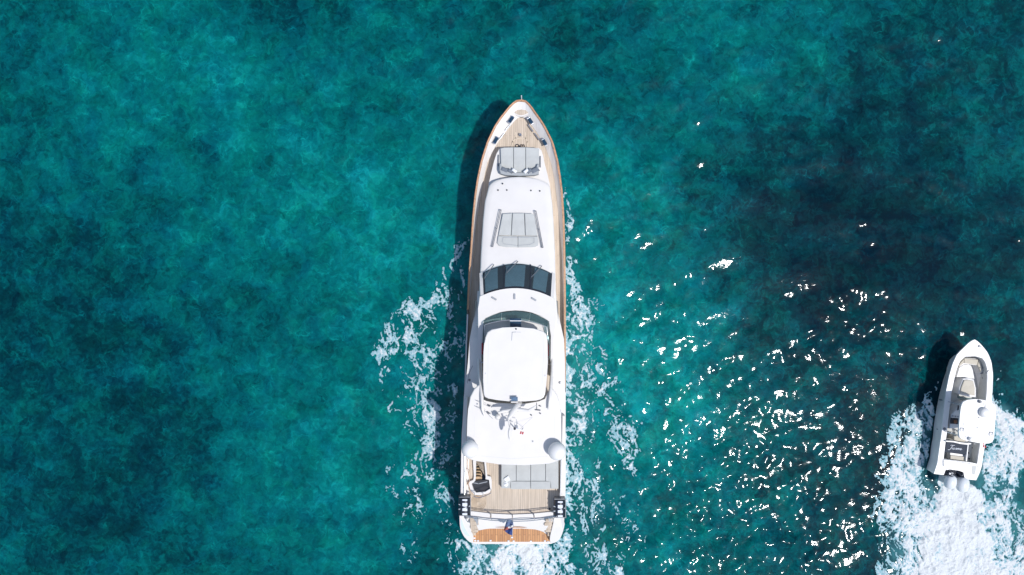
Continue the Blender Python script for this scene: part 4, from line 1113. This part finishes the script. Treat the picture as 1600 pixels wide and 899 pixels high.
from_bm('drain_cap', bm, M['greymetal'], boat)
bslab('leaning_seat', [Z3(*p) for p in ((545, 20), (600, 5), (700, 40), (745, 100), (740, 118), (640, 100), (548, 70))], 1.3, .6, M['beige'], .04)
bslab('seat_backrest', [Z3(*p) for p in ((430, 80), (540, 82), (640, 105), (735, 118), (790, 112), (785, 130), (735, 138), (640, 126), (540, 98), (430, 96))], 1.5, .3, M['boatgel'], .02)
pad = bslab('name_sunpad', [Z3(*p) for p in ((440, 92), (535, 100), (640, 126), (738, 138), (716, 275), (560, 258), (413, 240))], 1.20, .5, M['navy'], .02)
bslab('pad_side', [Z3(*p) for p in ((738, 130), (752, 130), (728, 370), (712, 368))], 1.24, .6, M['boatgel'], .01)
bslab('aft_bench', [Z3(*p) for p in ((492, 245), (716, 280), (708, 375), (490, 345))], 1.0, .4, M['boatgel'], .02)
bslab('aft_bench_cushion', [Z3(*p) for p in ((497, 283), (710, 308), (702, 366), (494, 340))], 1.08, .1, M['beige'], .03)
# script name on the pad (built from strokes)
def script_name():
    A = Z3(470, 196); B = Z3(690, 214); z = 1.225
    o = W(*A, z); ex = (W(*B, z) - o); Lw = ex.length; ex.normalize(); ey = Vector((-ex.y, ex.x, 0))
    strokes = []
    def st(pts, r=.014): strokes.append(([o + ex * (x + .35 * y) + ey * y + Vector((0, 0, .0)) for x, y in spline(pts, 4, False)], r))
    st([(-.04, -.04), (.04, -.05), (.10, .0), (.15, .20), (.17, .27)], .02)      # capital I stem with foot
    st([(.03, .23), (.07, .28), (.17, .27), (.29, .28)], .016)                   # capital I head
    def n_(x): st([(x, 0), (x, .10)]); st([(x, .06), (x + .035, .105), (x + .06, .09), (x + .065, .0)])
    n_(.20)
    st([(.37, .10), (.33, .10), (.32, .07), (.36, .04), (.35, .0), (.30, .0)])
    st([(.42, 0), (.42, .10)]); st([(.425, .145), (.43, .155)])
    def e_(x): st([(x, .05), (x + .055, .065), (x + .05, .105), (x + .01, .10), (x - .005, .04), (x + .02, 0), (x + .06, .015)])
    e_(.48)
    n_(.575); st([(.64, .06), (.67, .105), (.695, .09), (.70, 0)])
    e_(.76)
    st([(.0 + .26, .0), (.30, .0)], .008); st([(.82, .015), (.90, .05)], .010)
    bm = bmesh.new()
    for pts, r in strokes: tube_bm(bm, pts, r * 1.15, 5)
    return from_bm('name_lettering', bm, M['strap'], pad)
script_name()
# rear cockpit details
bm = bmesh.new()
for p in ((745, 250), (840, 245), (845, 290), (845, 375), (808, 180), (450, 315), (756, 330)): lathe_bm(bm, W(*Z3(*p), .57), [(.05, 0), (.05, .03)], seg=10)
from_bm('deck_fitting', bm, M['black'], boat)
bm = bmesh.new()
for p in ((915, 322), (915, 342), (915, 362), (372, 254), (835, 125), (882, 445)): box_bm(bm, W(*Z3(*p), 1.30), (.09, .03, .02), R(-8))
for p in ((372, 254), (372, 372)): lathe_bm(bm, W(*Z3(*p), 1.25), [(.045, 0), (.045, .02)], seg=10)
from_bm('rod_holder', bm, M['greymetal'], boat)
bm = bmesh.new()
for (a, b) in (((582, 195), (600, 172)), ((833, 440), (862, 405)), ((832, 432), (848, 438))):
    tube_bm(bm, [W(*Z1(*a), 1.68), W(*Z1(*b), 1.68)], .03, 5)
lathe_bm(bm, W(*Z1(760, 148), 1.75), [(.07, 0), (.07, .05), (.03, .06)], seg=10)
for p in ((802, 490), (782, 438)): lathe_bm(bm, W(*Z1(*p), 1.0), [(.06, 0), (.06, .03)], seg=10)
from_bm('cleat_fitting', bm, M['greymetal'], boat)
# hardtop
htp = [Z2(*p) for p in ((636, 195), (700, 158), (850, 140), (1000, 160), (1128, 210), (1152, 262), (1155, 400), (1142, 600), (1122, 770), (1088, 822), (950, 830), (730, 792), (620, 755), (582, 700), (590, 500), (610, 300))]
top = slab('hardtop', spline(htp, 3), 2.85, .12, M['boatgel'], boat, .05)
bm = bmesh.new()
for a, b in (((615, 360), (780, 385)), ((870, 425), (1055, 462)), ((770, 735), (900, 750))):
    P0, P1 = W(*Z2(*a), 2.853), W(*Z2(*b), 2.853); d = P1 - P0
    box_bm(bm, (P0 + P1) / 2, (.022, d.length, .01), math.atan2(-d.x, d.y))
from_bm('hardtop_line', bm, M['vent'], top)  # grey lines drawn on the top as aerial shadows
lathe('radome', W(*Z2(960, 345), 2.84), [(.30, 0), (.32, .05), (.32, .18), (.26, .26), (.10, .30), (.01, .30)], M['boatgel'], top, seg=28)
lathe('spotlight', W(*Z2(895, 176), 2.84), [(.08, 0), (.10, .05), (.10, .12), (.04, .16)], M['greymetal'], top, seg=12)
bm = bmesh.new()
for (cx, cy) in ((632, 610), (1088, 675)):
    for dx in (-26, 26):
        tube_bm(bm, [W(*Z2(cx + dx, cy - 20), 2.86), W(*Z2(cx + dx - 2, cy + 38), 2.95)], .016, 5)
    tube_bm(bm, [W(*Z2(cx - 26, cy - 20), 2.88), W(*Z2(cx + 26, cy - 16), 2.88)], .025, 5)
tube_bm(bm, [W(*Z2(990, 290), 2.86), W(*Z2(1005, 215), 3.0)], .014, 5)
for p in ((650, 527), (868, 587), (892, 427), (678, 716), (685, 800)): lathe_bm(bm, W(*Z2(*p), 2.85), [(.035, 0), (.035, .04)], seg=8)
from_bm('roof_fitting', bm, M['vent'], top)
lathe('tow_light', W(*Z2(735, 755), 2.80), [(.09, 0), (.12, .06), (.12, .2), (.06, .26)], M['boatgel'], top, seg=14)
for (x, y) in ((1503, 633), (1541, 640), (1499, 681), (1534, 686)):
    g = W(x, y, 2.7)
    b = Vector((g.x - .15, g.y, .55))
    tube('hardtop_post', [b, g], .035, M['steel'], boat)
# outboards
def outboard(cx, cy, w, l, label):
    rot = R(-8)
    c = W(cx, cy, 1.05)
    rows = []
    prof = [(-.30, .50, 0.0), (-.30, .86, .10), (-.22, .98, .38), (-.05, 1.0, .60), (.10, .90, .72), (.20, .55, .80), (.235, .10, .83)]
    bm = bmesh.new(); vs = []
    m = Matrix.Translation(c) @ Matrix.Rotation(rot, 4, 'Z')
    for dz, s, _ in prof:
        ring = []
        for k in range(20):
            a = 2 * math.pi * k / 20; ex = 2.6
            x = math.copysign(abs(math.cos(a)) ** (2 / ex), math.cos(a)) * w / 2 * s
            y = math.copysign(abs(math.sin(a)) ** (2 / ex), math.sin(a)) * l / 2 * s
            ring.append(bm.verts.new(m @ Vector((x, y, dz + .15))))
        vs.append(ring)
    for i in range(len(vs) - 1):
        for k in range(20): bm.faces.new([vs[i][k], vs[i][(k + 1) % 20], vs[i + 1][(k + 1) % 20], vs[i + 1][k]])
    bm.faces.new(vs[0][::-1]); bm.faces.new(vs[-1])
    ob = from_bm('outboard_engine', bm, M['motor'], boat, True, R(60))
    box('engine_leg', c + Vector((0, 0, -.75)), (.2, .5, 1.2), M['motor'], ob, rot, .05)
    box('engine_bracket', c + Vector((.05, .48, -.1)), (.34, .35, .35), M['greymetal'], ob, rot, .04)
    bm = bmesh.new()
    for dx in (-.12, -.05): 
        P0 = m @ Vector((dx, -.25, .345)); P1 = m @ Vector((dx, .2, .345)); tube_bm(bm, [P0, P1], .012, 5)
    from_bm('cowl_line', bm, M['vent'], ob)
outboard(1484, 752.5, .74, .98, ''); outboard(1503.5, 757, .76, 1.04, '')
bm = bmesh.new()
for a, b, c in (((425, 545), (455, 495), (470, 560)), ((480, 570), (530, 545), (600, 590)), ((575, 510), (620, 545), (660, 590)), ((600, 520), (660, 545), (690, 600)), ((420, 520), (500, 580), (600, 600))):
    tube_bm(bm, [W(*Z3(*a), 1.25), W(*Z3(*b), 1.35), W(*Z3(*c), 1.2)], .03, 5)
from_bm('rigging_hose', bm, M['black'], boat)
bslab('engine_well', [Z3(*p) for p in ((405, 560), (430, 500), (480, 478), (600, 500), (690, 520), (700, 620))], .75, .2, M['dark'], .0)
bslab('transom_bench', [Z3(*p) for p in ((395, 345), (480, 355), (785, 405), (770, 480), (560, 470), (400, 440))], 1.35, .4, M['boatgel'], .03)
bslab('transom_gate_step', [Z3(*p) for p in ((795, 425), (862, 430), (852, 500), (838, 560), (808, 555), (790, 480))], 1.26, .3, M['floorgel'], .02)
# its flag
bf = thing('boat_flag', 'small red flag with a white cross at the back right corner of the motorboat hardtop', 'flag', W(*Z3(945, 110), 1.3))
tube('flagstaff', [W(*Z3(950, 95), 1.3), W(*Z3(948, 90), 2.6)], .014, M['steel'], bf)
for pts in (((948, 88), (966, 100), (974, 135), (950, 130)), ((950, 142), (975, 140), (1003, 165), (985, 182), (955, 172))):
    slab('flag_cloth', [Z3(*p) for p in pts], lambda x, y: 2.45 + .05 * math.sin(x), .015, M['red'], bf, 0)
slab('flag_cross', [Z3(*p) for p in ((966, 137), (972, 136), (978, 176), (970, 178))], 2.475, .01, M['pillow_l'], bf, 0)
